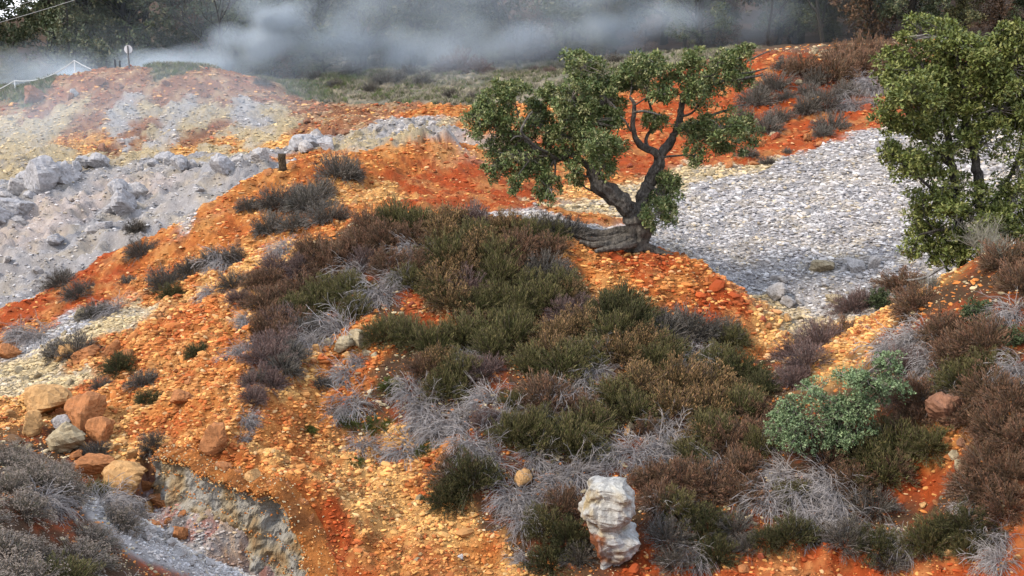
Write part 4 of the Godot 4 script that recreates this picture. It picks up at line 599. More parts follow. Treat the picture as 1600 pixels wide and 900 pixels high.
# stony grain: cells of differing tone over soft noise
func grain_image(size: int, seed_: int, freq: float, low: float) -> Image:
	var a := FastNoiseLite.new()
	a.seed = seed_
	a.noise_type = FastNoiseLite.TYPE_CELLULAR
	a.cellular_return_type = FastNoiseLite.RETURN_CELL_VALUE if low > 0.0 else FastNoiseLite.RETURN_DISTANCE
	a.frequency = freq
	a.fractal_octaves = 2
	a.cellular_jitter = 1.0
	var im := a.get_seamless_image(size, size)
	var b := FastNoiseLite.new()
	b.seed = seed_ + 5
	b.frequency = freq * 2.7
	b.fractal_octaves = 3
	var im2 := b.get_seamless_image(size, size)
	var out := Image.create(size, size, true, Image.FORMAT_RGB8)
	for y in size:
		for x in size:
			var t := im.get_pixel(x, y).r * 0.65 + im2.get_pixel(x, y).r * 0.35
			if low <= 0.0: t = 1.0 - t
			t = low + (1.0 - low) * t
			out.set_pixel(x, y, Color(t, t, t))
	out.generate_mipmaps()
	return out

# ---------------------------------------------------------------- mesh building
var mv := PackedVector3Array()
var mc := PackedColorArray()
var mi := PackedInt32Array()

func begin() -> void:
	mv.clear(); mc.clear(); mi.clear()

func finish(smooth: bool, material: Material = null) -> ArrayMesh:
	var arr := []
	arr.resize(Mesh.ARRAY_MAX)
	arr[Mesh.ARRAY_VERTEX] = mv.duplicate()
	arr[Mesh.ARRAY_COLOR] = mc.duplicate()
	arr[Mesh.ARRAY_INDEX] = mi.duplicate()
	if smooth:
		var nm := PackedVector3Array()
		nm.resize(mv.size())
		for t in range(0, mi.size(), 3):
			var f := (mv[mi[t + 2]] - mv[mi[t]]).cross(mv[mi[t + 1]] - mv[mi[t]])
			nm[mi[t]] += f; nm[mi[t + 1]] += f; nm[mi[t + 2]] += f
		for i in nm.size():
			nm[i] = nm[i].normalized() if nm[i].length_squared() > 1e-20 else Vector3.UP
		arr[Mesh.ARRAY_NORMAL] = nm
	var m := ArrayMesh.new()
	m.add_surface_from_arrays(Mesh.PRIMITIVE_TRIANGLES, arr)
	if material: m.surface_set_material(0, material)
	return m

func rdir() -> Vector3:
	var z := rng.randf_range(-1.0, 1.0)
	var a := rng.randf() * TAU
	var r := sqrt(1.0 - z * z)
	return Vector3(r * cos(a), z, r * sin(a))

func shade(c: Color, spread: float) -> Color:
	var k := 1.0 + rng.randf_range(-spread, spread)
	return Color(c.r * k, c.g * k, c.b * k)

# a narrow leaf or sprig: five corners, three faces
func sprig(p: Vector3, dir: Vector3, length: float, width: float, c0: Color, c1: Color) -> void:
	var side := dir.cross(rdir()).normalized() * width * 0.5
	var n := mv.size()
	var mid := p + dir * length * 0.55 + rdir() * length * 0.06
	mv.append(p - side * 0.5); mv.append(p + side * 0.5)
	mv.append(mid - side); mv.append(mid + side)
	mv.append(p + dir * length)
	mc.append(c0); mc.append(c0); mc.append(c1); mc.append(c1); mc.append(c1)
	mi.append_array([n, n + 2, n + 1, n + 1, n + 2, n + 3, n + 2, n + 4, n + 3])

# a bent ribbon-thin twig as a three-sided tube
func twig(path: PackedVector3Array, r0: float, r1: float, c: Color) -> void:
	var n := mv.size()
	var count := path.size()
	for i in count:
		var dir := (path[mini(i + 1, count - 1)] - path[maxi(i - 1, 0)]).normalized()
		var a := dir.cross(Vector3(0.31, 0.2, 0.93)).normalized()
		var b := dir.cross(a)
		var r := lerpf(r0, r1, i / float(count - 1))
		for k in 3:
			mv.append(path[i] + a * cos(k * TAU / 3.0) * r + b * sin(k * TAU / 3.0) * r)
			mc.append(c)
		if i > 0:
			for k in 3:
				var u := n + (i - 1) * 3 + k
				var w := n + (i - 1) * 3 + (k + 1) % 3
				mi.append_array([u, w, u + 3, w, w + 3, u + 3])

# an oval leaf folded along its rib
func leaf(p: Vector3, dir: Vector3, nrm: Vector3, length: float, width: float, c: Color) -> void:
	var side := dir.cross(nrm).normalized() * width * 0.5
	var up := side.cross(dir).normalized() * width * 0.18
	var n := mv.size()
	mv.append(p); mv.append(p + dir * length * 0.5 + side + up); mv.append(p + dir * length); mv.append(p + dir * length * 0.5 - side + up)
	mc.append(c); mc.append(c); mc.append(c); mc.append(c)
	mi.append_array([n, n + 1, n + 2, n, n + 2, n + 3])

# a limb along joints (x, y, distance, radius), with ribs running along the bark
func limb(joints: Array, sides: int, step: float, rough: float, c: Color, wobble: float, seed_: int) -> void:
	var pts := PackedVector3Array()
	var rad := PackedFloat32Array()
	var m := joints.size()
	for s in m - 1:
		var p0: Vector4 = joints[maxi(s - 1, 0)]
		var p1: Vector4 = joints[s]
		var p2: Vector4 = joints[s + 1]
		var p3: Vector4 = joints[mini(s + 2, m - 1)]
		var cnt := maxi(2, int((p2 - p1).length() / step))
		for i in (cnt + 1 if s == m - 2 else cnt):
			var t := i / float(cnt)
			var q := 0.5 * ((2.0 * p1) + (p2 - p0) * t + (2.0 * p0 - 5.0 * p1 + 4.0 * p2 - p3) * t * t + (3.0 * p1 - p0 - 3.0 * p2 + p3) * t * t * t)
			pts.append(Vector3(q.x, q.y, -q.z))
			rad.append(maxf(q.w, 0.003))
	var n := mv.size()
	var ref := Vector3(0.2, 0.15, 1.0).normalized()
	for i in pts.size():
		var dir := (pts[mini(i + 1, pts.size() - 1)] - pts[maxi(i - 1, 0)]).normalized()
		var a := dir.cross(ref).normalized()
		ref = a.cross(dir)
		var centre := pts[i] + Vector3(n_mid.get_noise_2d(i * step * 1.6, seed_), n_mid.get_noise_2d(i * step * 1.6, seed_ + 9.0), n_mid.get_noise_2d(i * step * 1.6, seed_ + 20.0)) * wobble * rad[i]
		for k in sides:
			var ang := k * TAU / sides
			var rr := rad[i] * (1.0 + rough * (n_fine.get_noise_3d(cos(ang) * 0.35 + seed_, sin(ang) * 0.35, i * step * 0.35) * 1.6 + 0.5 * sin(ang * 6.0 + i * step * 2.5 + seed_)))
			if rad[i] > 0.05:
				rr += minf(rad[i] * 0.2, 0.03) * (absf(n_mid.get_noise_3d(cos(ang) * 1.6 + seed_, sin(ang) * 1.6, i * step * 0.8)) * -3.0 + 0.5) + 0.012 * n_fine.get_noise_3d(cos(ang) * 1.2, sin(ang) * 1.2 + seed_, i * step * 1.5)
			mv.append(centre + (a * cos(ang) + ref * sin(ang)) * rr)
			var g := 1.0 + 0.5 * n_fine.get_noise_3d(cos(ang) * 2.0, sin(ang) * 2.0 + seed_, i * step * 3.0)
			mc.append(Color(c.r * g, c.g * g, c.b * g))
		if i > 0:
			for k in sides:
				var u := n + (i - 1) * sides + k
				var w := n + (i - 1) * sides + (k + 1) % sides
				mi.append_array([u, w, u + sides, w, w + sides, u + sides])
	var tip := mv.size()
	mv.append(pts[pts.size() - 1]); mc.append(c)
	for k in sides:
		mi.append_array([n + (pts.size() - 1) * sides + k, n + (pts.size() - 1) * sides + (k + 1) % sides, tip])

# a broken stone: a ball cut by random planes, roughened; half extent about 0.5
func stone_mesh(seed_: int, detail: int, planes: int, rough: float) -> ArrayMesh:
	var r := RandomNumberGenerator.new()
	r.seed = seed_
	var nn := FastNoiseLite.new()
	noise(nn, seed_, 2.2, 4)
	var cuts := []
	for i in planes:
		var z := r.randf_range(-1.0, 1.0)
		var a := r.randf() * TAU
		cuts.append([Vector3(sqrt(1.0 - z * z) * cos(a), z, sqrt(1.0 - z * z) * sin(a)), r.randf_range(0.20, 0.44)])
	begin()
	# cube sphere
	var seen := {}
	var faces := [[Vector3.RIGHT, Vector3.UP, Vector3.BACK], [Vector3.LEFT, Vector3.UP, Vector3.FORWARD], [Vector3.UP, Vector3.BACK, Vector3.RIGHT], [Vector3.DOWN, Vector3.BACK, Vector3.LEFT], [Vector3.BACK, Vector3.UP, Vector3.LEFT], [Vector3.FORWARD, Vector3.UP, Vector3.RIGHT]]
	for f: Array in faces:
		var ids := []
		for j in detail + 1:
			for i in detail + 1:
				var q: Vector3 = f[0] + f[1] * (2.0 * j / detail - 1.0) + f[2] * (2.0 * i / detail - 1.0)
				var key := Vector3i((q * 1000.0).round())
				if not seen.has(key):
					var dir := q.normalized()
					var rad := 0.52
					for cut: Array in cuts:
						var dp: float = dir.dot(cut[0])
						if dp > 0.05: rad = minf(rad, cut[1] / dp)
					rad *= 1.0 + nn.get_noise_3dv(dir * 1.3) * rough + nn.get_noise_3dv(dir * 5.0) * rough * 0.5
					seen[key] = mv.size()
					mv.append(dir * rad)
					mc.append(Color(1, 1, 1))
				ids.append(seen[key])
		for j in detail:
			for i in detail:
				var a: int = ids[j * (detail + 1) + i]
				var b: int = ids[j * (detail + 1) + i + 1]
				var c: int = ids[(j + 1) * (detail + 1) + i]
				var d: int = ids[(j + 1) * (detail + 1) + i + 1]
				mi.append_array([a, b, d, a, d, c])
	return finish(false)

# ---------------------------------------------------------------- heather
const BUSH_NAMES := ["green_heather", "gold_tipped_heather", "dark_green_heather", "brown_heather", "purple_heather", "grey_brown_heather", "dead_heather", "moss_cushion", "leafy_shrub", "dry_heather"]
const BUSH_LOOKS := ["olive green heather", "gold tipped green heather", "very dark green heather", "reddish brown heather", "purplish brown heather", "dark grey brown heather", "dead silver drooping heather", "low green moss cushion", "small dark leafy shrub", "dry brown seeding heather"]
const BUSH_PLACES := ["on the mound crest", "on the mound's left shoulder", "on the mound's upper face", "halfway down the mound", "at the mound foot", "on the upper right bank", "on the lower right bank", "on the left orange ridge", "on the upper right red slope", "on the far pale plateau", "on the near left bank"]
# leaf colours (linear), tip colours, stem colour, sprig length, width, upright, leafy sprigs per stem, stems, height
const BUSH_STYLE := [
	[[Color(0.079, 0.090, 0.029), Color(0.112, 0.109, 0.036), Color(0.067, 0.069, 0.027)], Color(0.266, 0.208, 0.099), Color(0.171, 0.125, 0.084), 0.078, 0.0101, 0.60, 36, 138, 0.59],
	[[Color(0.097, 0.083, 0.034), Color(0.145, 0.104, 0.043), Color(0.072, 0.062, 0.027)], Color(0.540, 0.309, 0.153), Color(0.180, 0.112, 0.084), 0.058, 0.0117, 0.44, 39, 138, 0.55],
	[[Color(0.047, 0.057, 0.022), Color(0.067, 0.069, 0.027), Color(0.039, 0.044, 0.018)], Color(0.168, 0.143, 0.065), Color(0.119, 0.093, 0.060), 0.071, 0.0101, 0.48, 39, 138, 0.59],
	[[Color(0.157, 0.084, 0.051), Color(0.126, 0.087, 0.048), Color(0.102, 0.072, 0.041)], Color(0.361, 0.189, 0.118), Color(0.181, 0.126, 0.096), 0.068, 0.0101, 0.48, 36, 138, 0.55],
	[[Color(0.126, 0.075, 0.065), Color(0.096, 0.065, 0.055), Color(0.150, 0.096, 0.082)], Color(0.298, 0.189, 0.162), Color(0.205, 0.163, 0.150), 0.065, 0.0086, 0.40, 30, 149, 0.55],
	[[Color(0.075, 0.063, 0.048), Color(0.102, 0.089, 0.072), Color(0.063, 0.060, 0.043)], Color(0.225, 0.189, 0.159), Color(0.193, 0.169, 0.150), 0.058, 0.0086, 0.36, 30, 149, 0.53],
	[], 
	[[Color(0.077, 0.098, 0.017), Color(0.056, 0.070, 0.017), Color(0.119, 0.126, 0.031)], Color(0.140, 0.154, 0.042), Color(0.070, 0.070, 0.028), 0.055, 0.014, 0.7, 26, 110, 0.26],
	[], 
	[[Color(0.150, 0.115, 0.085), Color(0.205, 0.165, 0.128), Color(0.100, 0.098, 0.050), Color(0.085, 0.065, 0.05)], Color(0.266, 0.217, 0.175), Color(0.266, 0.231, 0.203), 0.075, 0.008, 0.55, 30, 170, 0.72]]
var bush_meshes := {}

func heather_mesh(kind: int) -> ArrayMesh:
	var st: Array = BUSH_STYLE[kind]
	begin()
	var leaves: Array = st[0]
	for s in int(st[7]):
		var az := rng.randf() * TAU
		var el := asin(clampf(rng.randf_range(-0.12, 1.0), -1.0, 1.0))
		var out := Vector3(cos(az) * cos(el), sin(el), sin(az) * cos(el))
		var lump := 1.0 + 0.16 * sin(az * 3.0 + kind) * cos(el) + 0.08 * sin(az * 7.0 + kind * 2.0)
		var end := Vector3(out.x * 0.5, maxf(out.y, -0.05) * float(st[8]), out.z * 0.5) * rng.randf_range(0.84, 1.04) * lump
		var start := Vector3(out.x, 0.0, out.z) * 0.1 * rng.randf() + Vector3(0, -0.05, 0)
		var path := PackedVector3Array()
		var bow := Vector3(0, 0.10 * (1.0 - out.y), 0) + rdir() * 0.03
		for i in 5:
			var t := i / 4.0
			path.append(start.lerp(end, t) + bow * sin(t * PI))
		twig(path, 0.006, 0.003, shade(st[2], 0.3))
		var tone: Color = leaves[rng.randi() % leaves.size()]
		for k in int(st[6]):
			var t := rng.randf_range(0.34, 1.0)
			var f := t * 4.0
			var i := mini(int(f), 3)
			var p := path[i].lerp(path[i + 1], f - i) + rdir() * 0.035
			var along := (path[i + 1] - path[i]).normalized()
			var dir := (along * 0.6 + Vector3.UP * float(st[5]) + rdir() * 0.45).normalized()
			var c := shade(tone, 0.35)
			var tip: Color = c.lerp(shade(st[1], 0.3), rng.randf() * (0.9 if t > 0.75 else 0.35))
			sprig(p, dir, float(st[3]) * rng.randf_range(0.6, 1.25), float(st[4]) * rng.randf_range(0.7, 1.2), c, tip)
		if kind == 9:
			for k in 5:
				var p := end + rdir() * 0.05 + Vector3(0, rng.randf() * 0.05, 0)
				for q in 4:
					sprig(p, rdir(), 0.022, 0.014, Color(0.24, 0.18, 0.14), Color(0.31, 0.25, 0.20))
	return finish(false)

func dead_mesh() -> ArrayMesh:
	begin()
	for s in 270:
		var az := PI / 2.0 + rng.randfn(0.0, 1.15)
		var el := rng.randf_range(0.15, 1.35)
		var dir := Vector3(cos(az) * cos(el), sin(el), sin(az) * cos(el))
		var p := Vector3(rng.randf_range(-0.16, 0.16), -0.04, rng.randf_range(-0.2, 0.1))
		var c := shade(Color(0.31, 0.28, 0.268).lerp(Color(0.20, 0.165, 0.15), rng.randf() * rng.randf()), 0.3)
		var path := PackedVector3Array([p])
		var step := rng.randf_range(0.065, 0.105)
		for i in 7:
			dir = (dir + Vector3(0, -0.31, 0) + rdir() * 0.22).normalized()
			p += dir * step
			path.append(p)
		twig(path, 0.0056, 0.003, c)
		for k in 4:
			var i := rng.randi_range(2, 6)
			var q := path[i]
			var d2 := ((path[i] - path[i - 1]).normalized() + rdir() * 0.8 + Vector3(0, -0.1, 0)).normalized()
			var side := PackedVector3Array([q])
			for j in 3:
				d2 = (d2 + Vector3(0, -0.15, 0) + rdir() * 0.35).normalized()
				q += d2 * 0.055
				side.append(q)
			twig(side, 0.0036, 0.002, shade(c, 0.2))
	return finish(false)

# leaves through a lumpy ellipsoid, most of them near its skin, on small twigs
func leaf_clump(at: Vector3, half: Vector3, count: int, size: float, tones: Array, twig_color: Color) -> void:
	var lobes := []
	for i in 15:
		var d := rdir()
		lobes.append([d * rng.randf_range(0.4, 1.0), rng.randf_range(0.16, 0.42)])
	lobes.append([Vector3.ZERO, 0.5])
	for s in maxi(4, int(count / 55.0)):
		var e: Vector3 = lobes[s % lobes.size()][0] + rdir() * 0.25
		twig(PackedVector3Array([at, at + e * half * 0.5 + rdir() * 0.05, at + e * half]), 0.009, 0.004, shade(twig_color, 0.3))
	@warning_ignore("integer_division")
	for tuft in count / 5:
		var lobe: Array = lobes[rng.randi() % lobes.size()]
		var o := rdir()
		o.y = absf(o.y) if rng.randf() < 0.45 else o.y
		var q: Vector3 = lobe[0] + o * float(lobe[1]) * pow(rng.randf(), 0.33) * rng.randf_range(0.9, 1.15)
		var p := at + q * half
		var tone: Color = tones[rng.randi() % tones.size()]
		for k in 5:
			var dir := (o * 0.7 + rdir() + Vector3(0, 0.15, 0)).normalized()
			var n := (Vector3.UP * 0.9 + o * 0.5 + rdir() * 0.7).normalized()
			leaf(p + rdir() * size * 0.5, dir, n, size * rng.randf_range(0.7, 1.25), size * rng.randf_range(0.42, 0.62), shade(tone, 0.3))

func leafy_bush_mesh() -> ArrayMesh:
	begin()
	for i in 6:
		leaf_clump(Vector3(rng.randf_range(-0.25, 0.25), rng.randf_range(0.12, 0.38), rng.randf_range(-0.25, 0.25)), Vector3(0.26, 0.2, 0.26), 420, 0.05, [Color(0.065, 0.085, 0.035), Color(0.085, 0.105, 0.05), Color(0.05, 0.065, 0.03)], Color(0.12, 0.1, 0.08))
	return finish(false)

# where a thing stands among those like it: counted from the left, in rows by distance where they are many
const COUNT_WORDS := ["first", "second", "third", "fourth", "fifth", "sixth", "seventh", "eighth", "ninth", "tenth", "eleventh", "twelfth", "thirteenth", "fourteenth", "fifteenth", "sixteenth", "seventeenth", "eighteenth", "nineteenth", "twentieth"]
func tell_apart(list: Array, keys: Array) -> Array:
	var sets := {}
	for i in list.size():
		if not sets.has(keys[i]): sets[keys[i]] = []
		sets[keys[i]].append(i)
	var out := []
	out.resize(list.size())
	for key in sets:
		var members: Array = sets[key]
		members.sort_custom(func(a, b): return list[a][1] < list[b][1])
		var rows := 1 if members.size() < 7 else 2 if members.size() < 12 else 3
		for r in rows:
			@warning_ignore("integer_division")
			var row := members.slice(members.size() * r / rows, members.size() * (r + 1) / rows)
			row.sort_custom(func(a, b): return list[a][0] / list[a][1] < list[b][0] / list[b][1])
			for k in row.size():
				var text: String = "" if members.size() == 1 else ", leftmost" if k == 0 else ", rightmost" if k == row.size() - 1 else ", %s from left" % COUNT_WORDS[mini(k, 19)]
				if rows > 1: text += " in %s row" % (["near", "far"] if rows == 2 else ["near", "middle", "far"])[r]
				out[row[k]] = text
	return out

func build_bushes() -> void:
	var m := mat("heather", Color(1, 1, 1), 0.85, true, 0.25)
	for k in 10:
		bush_meshes[k] = []
		for variant in (4 if k in [0, 3, 6] else 3):
			bush_meshes[k].append(dead_mesh() if k == 6 else leafy_bush_mesh() if k == 8 else heather_mesh(k))
	var keys := []
	for b: Array in BUSHES: keys.append(b[3] * 100 + b[4])
	var which := tell_apart(BUSHES, keys)
	for at in BUSHES.size():
		var b: Array = BUSHES[at]
		var kind: int = b[3]
		var x: float = b[0]
		var d: float = b[1]
		var w: float = b[2]
		var list: Array = bush_meshes[kind]
		var o := part(numbered(BUSH_NAMES[kind]), list[rng.randi() % list.size()], m, self)
		tag(o, "%s %s%s" % [BUSH_LOOKS[kind], BUSH_PLACES[b[4]], which[at]], "shrub" if kind != 7 else "moss", "%s %s" % [BUSH_NAMES[kind].replace("_", " "), BUSH_PLACES[b[4]]])
		var n := ground_normal(x, d, 0.3)
		var tilt := (Vector3.UP * 0.45 + n * 0.55).normalized()
		var turn := rng.randf() * TAU
		if kind == 6: turn = atan2(n.x, n.z) + rng.randfn(0.0, 0.35)
		var basis_ := Basis(Quaternion(Vector3.UP, tilt)) * Basis(Vector3.UP, turn)
		if b[4] == 8: w *= 0.95
		if kind == 9: w *= 0.9
		var sx := w * rng.randf_range(1.0, 1.18)
		basis_ = basis_ * Basis.from_scale(Vector3(sx, w * rng.randf_range(0.9, 1.15) * (0.62 if kind == 9 else 1.0), sx * rng.randf_range(0.9, 1.1)))
		o.transform = Transform3D(basis_, Vector3(x, ground(x, d) - 0.03, -d))

# ---------------------------------------------------------------- trees
func bark_material() -> StandardMaterial3D:
	var m := mat("bark", Color(1, 1, 1), 0.95, true, 0.15)
	if m.albedo_texture == null:
		m.albedo_texture = ImageTexture.create_from_image(grain_image(256, 31, 0.06, 0.3))
		m.heightmap_enabled = true
		m.heightmap_texture = ImageTexture.create_from_image(grain_image(256, 32, 0.05, 0.0))
		m.heightmap_scale = 3.5
		m.uv1_triplanar = true
		m.uv1_world_triplanar = true
		m.uv1_scale = Vector3(3.0, 1.2, 3.0)
	return m

func leaf_material(called: String) -> StandardMaterial3D:
	var m := mat(called, Color(1, 1, 1), 0.55, true, 0.35)
	m.backlight_enabled = true
	m.backlight = Color(0.35, 0.4, 0.2)
	return m

# joins leaf masses to the nearest limb with thin branches
func branches_to(clumps: Array, limbs: Array, bark: Color, t: Node3D) -> void:
	var nodes := []
	for chain: Array in limbs:
		for q: Vector4 in chain: nodes.append(q)
	for c: Array in clumps:
		var at := Vector3(c[0], c[1], c[2])
		var best: Vector4 = nodes[0]
		var far := 1e9
		for q: Vector4 in nodes:
			var e := Vector3(q.x, q.y, q.z).distance_squared_to(at) + (0.3 if q.y > at.y else 0.0)
			if e < far:
				far = e
				best = q
		var r := clampf(best.w * 0.5, 0.008, 0.028)
		var mid := Vector3(best.x, best.y, best.z).lerp(at, 0.5) + Vector3(rng.randf_range(-0.06, 0.06), rng.randf_range(-0.1, 0.02), rng.randf_range(-0.06, 0.06))
		begin()
		limb([best - Vector4(0, 0, 0, best.w - r), Vector4(mid.x, mid.y, mid.z, r * 0.75), Vector4(at.x, at.y, at.z, r * 0.4)], 5, 0.08, 0.1, bark, 0.6, rng.randi() % 97)
		part("branch", finish(true), bark_material(), t)

func shifted(chains: Array, base: Vector3) -> Array:
	var r := []
	for chain: Array in chains:
		var c := []
		for q: Vector4 in chain: c.append(Vector4(q.x - base.x, q.y - base.y, q.z + base.z, q.w))
		r.append(c)
	return r

func build_oak() -> void:
	var base := Vector3(2.38, ground(2.38, 18.0), -18.0)
	var t := thing("cork_oak", "gnarled cork oak with forked leaning trunk on the mound crest", "tree", base)
	var bark := bark_material()
	var brown := Color(0.27, 0.235, 0.20)
	var limbs := shifted(OAK_LIMBS, base)
	var roots := shifted(OAK_ROOTS, base)
	begin()
	limb(limbs[0], 40, 0.02, 0.16, brown, 0.6, 3)
	part("trunk", finish(true), bark, t)
	begin()
	limb(limbs[1], 32, 0.02, 0.14, brown, 0.6, 8)
	part("trunk", finish(true), bark, t)
	for i in range(2, limbs.size()):
		begin()
		limb(limbs[i], 10, 0.03, 0.13, brown, 0.9, 10 + i)
		part("limb", finish(true), bark, t)
	for i in roots.size():
		begin()
		limb(roots[i], 22, 0.02, 0.16, Color(0.32, 0.275, 0.23), 0.7, 40 + i)
		part("root", finish(true), bark, t)
	var dead := shifted(OAK_DEAD, base)
	for i in dead.size():
		begin()
		limb(dead[i], 6, 0.03, 0.12, Color(0.34, 0.31, 0.27), 1.0, 60 + i)
		part("dead_branch", finish(true), bark, t)
	begin()
	var local := []
	for c: Array in OAK_CLUMPS: local.append([c[0] - base.x, c[1] - base.y, c[2] + base.z])
	branches_to(local, limbs, brown, t)
	var lm := leaf_material("oak_leaf")
	for c: Array in OAK_CLUMPS:
		begin()
		var half := Vector3(c[3] * 1.02, c[4] * 1.02, maxf(c[3], c[4]))
		leaf_clump(Vector3(c[0] - base.x, c[1] - base.y, -c[2] - base.z), half, int(6200.0 * c[3] * c[4] * c[5] * 3.14) + 60, 0.062, [Color(0.109, 0.150, 0.047), Color(0.155, 0.192, 0.062), Color(0.088, 0.120, 0.043), Color(0.219, 0.238, 0.088), Color(0.311, 0.301, 0.136)], brown)
		part("leaf_clump", finish(false), lm, t)

func build_right_tree() -> void:
	var base := Vector3(7.6, ground(7.6, 15.4), -15.4)
	var t := thing("leafy_tree", "tall airy evergreen tree with olive leaves at the right edge", "tree", base)
	var bark := bark_material()
	var limbs := shifted(TREE_LIMBS, base)
	for i in limbs.size():
		begin()
		limb(limbs[i], 10 if i < 2 else 7, 0.04, 0.12, Color(0.17, 0.15, 0.13), 0.8, 80 + i)
		part("trunk" if i < 2 else "limb", finish(true), bark, t)
	begin()
	var local := []
	for c: Array in TREE_CLUMPS: local.append([c[0] - base.x, c[1] - base.y, c[2] + base.z])
	branches_to(local, limbs, Color(0.17, 0.15, 0.13), t)
	var lm := leaf_material("olive_leaf")
	for c: Array in TREE_CLUMPS:
		begin()
		leaf_clump(Vector3(c[0] - base.x, c[1] - base.y, -c[2] - base.z), Vector3(c[3] * 1.1, c[4] * 1.1, maxf(c[3], c[4]) * 0.9), int(5600.0 * c[3] * c[4] * c[5] * 3.14) + 60, 0.068, [Color(0.137, 0.163, 0.039), Color(0.189, 0.208, 0.055), Color(0.104, 0.127, 0.036), Color(0.247, 0.247, 0.078)], Color(0.221, 0.195, 0.169))
		part("leaf_clump", finish(false), lm, t)

func build_shrub() -> void:
	var base := Vector3(3.95, ground(3.95, 11.85), -11.85)
	var t := thing("evergreen_shrub", "rounded fresh grey green leafy shrub on the right bank", "shrub", base)
	var lm := leaf_material("shrub_leaf")
	begin()
	for c: Array in SHRUB_CLUMPS:
		var e := Vector3(c[0] - base.x, c[1] - base.y, -c[2] - base.z)
		twig(PackedVector3Array([Vector3(e.x * 0.2, -0.1, 0), e * 0.5 + rdir() * 0.05, e]), 0.014, 0.006, Color(0.15, 0.12, 0.1))
	part("stems", finish(false), bark_material(), t)
	for c: Array in SHRUB_CLUMPS:
		begin()
		leaf_clump(Vector3(c[0] - base.x, c[1] - base.y, -c[2] - base.z), Vector3(c[3], c[4], c[3] * 0.9), int(9000.0 * c[3] * c[4] * 3.14) + 60, 0.034, [Color(0.161, 0.231, 0.105), Color(0.210, 0.287, 0.137), Color(0.119, 0.175, 0.078), Color(0.266, 0.336, 0.175)], Color(0.210, 0.168, 0.140))
		part("leaf_clump", finish(false), lm, t)

func sprout(p: Vector3, dir: Vector3, length: float, r: float, depth: int, c: Color) -> void:
	var path := PackedVector3Array([p])
	for i in 4:
		dir = (dir + rdir() * 0.20 + Vector3(0, 0.05, 0)).normalized()
		p += dir * length / 4.0
		path.append(p)
	twig(path, r, r * 0.62, shade(c, 0.15))
	if depth == 0: return
	for k in (3 if depth > 1 else 4):
		var i := rng.randi_range(1, 4)
		sprout(path[i], (dir + rdir() * 0.85 + Vector3(0, 0.15, 0)).normalized(), length * rng.randf_range(0.5, 0.75), r * 0.55, depth - 1, c)

func wood_tree(height: float, spread: float, tones: Array, clumps: int, bark: Color) -> Array:
	begin()
	limb([Vector4(0, -0.3, 0, height * 0.028), Vector4(0.1, height * 0.3, 0.05, height * 0.02), Vector4(-0.1, height * 0.65, 0.0, height * 0.012), Vector4(0, height * 0.95, 0, 0.02)], 7, 0.4, 0.1, bark, 1.0, rng.randi() % 50)
	var spots := []
	for i in clumps:
		var h := rng.randf_range(0.16, 0.95)
		var w := spread * sqrt(clampf(1.0 - pow((h - 0.5) / 0.55, 2.0), 0.05, 1.0))
		var a := rng.randf() * TAU
		var e := Vector3(cos(a), 0, sin(a)) * w * sqrt(rng.randf())
		spots.append(Vector3(e.x, h * height, e.z))
		twig(PackedVector3Array([Vector3(0, h * height * 0.75, 0), Vector3(e.x * 0.5, h * height * 0.9, e.z * 0.5), spots[i]]), 0.05, 0.02, bark)
	var trunk := finish(true)
	begin()
	for s: Vector3 in spots:
		leaf_clump(s, Vector3(1.15, 0.8, 1.15) * rng.randf_range(0.7, 1.15), 300, 0.21, tones, bark)
	return [trunk, finish(false)]

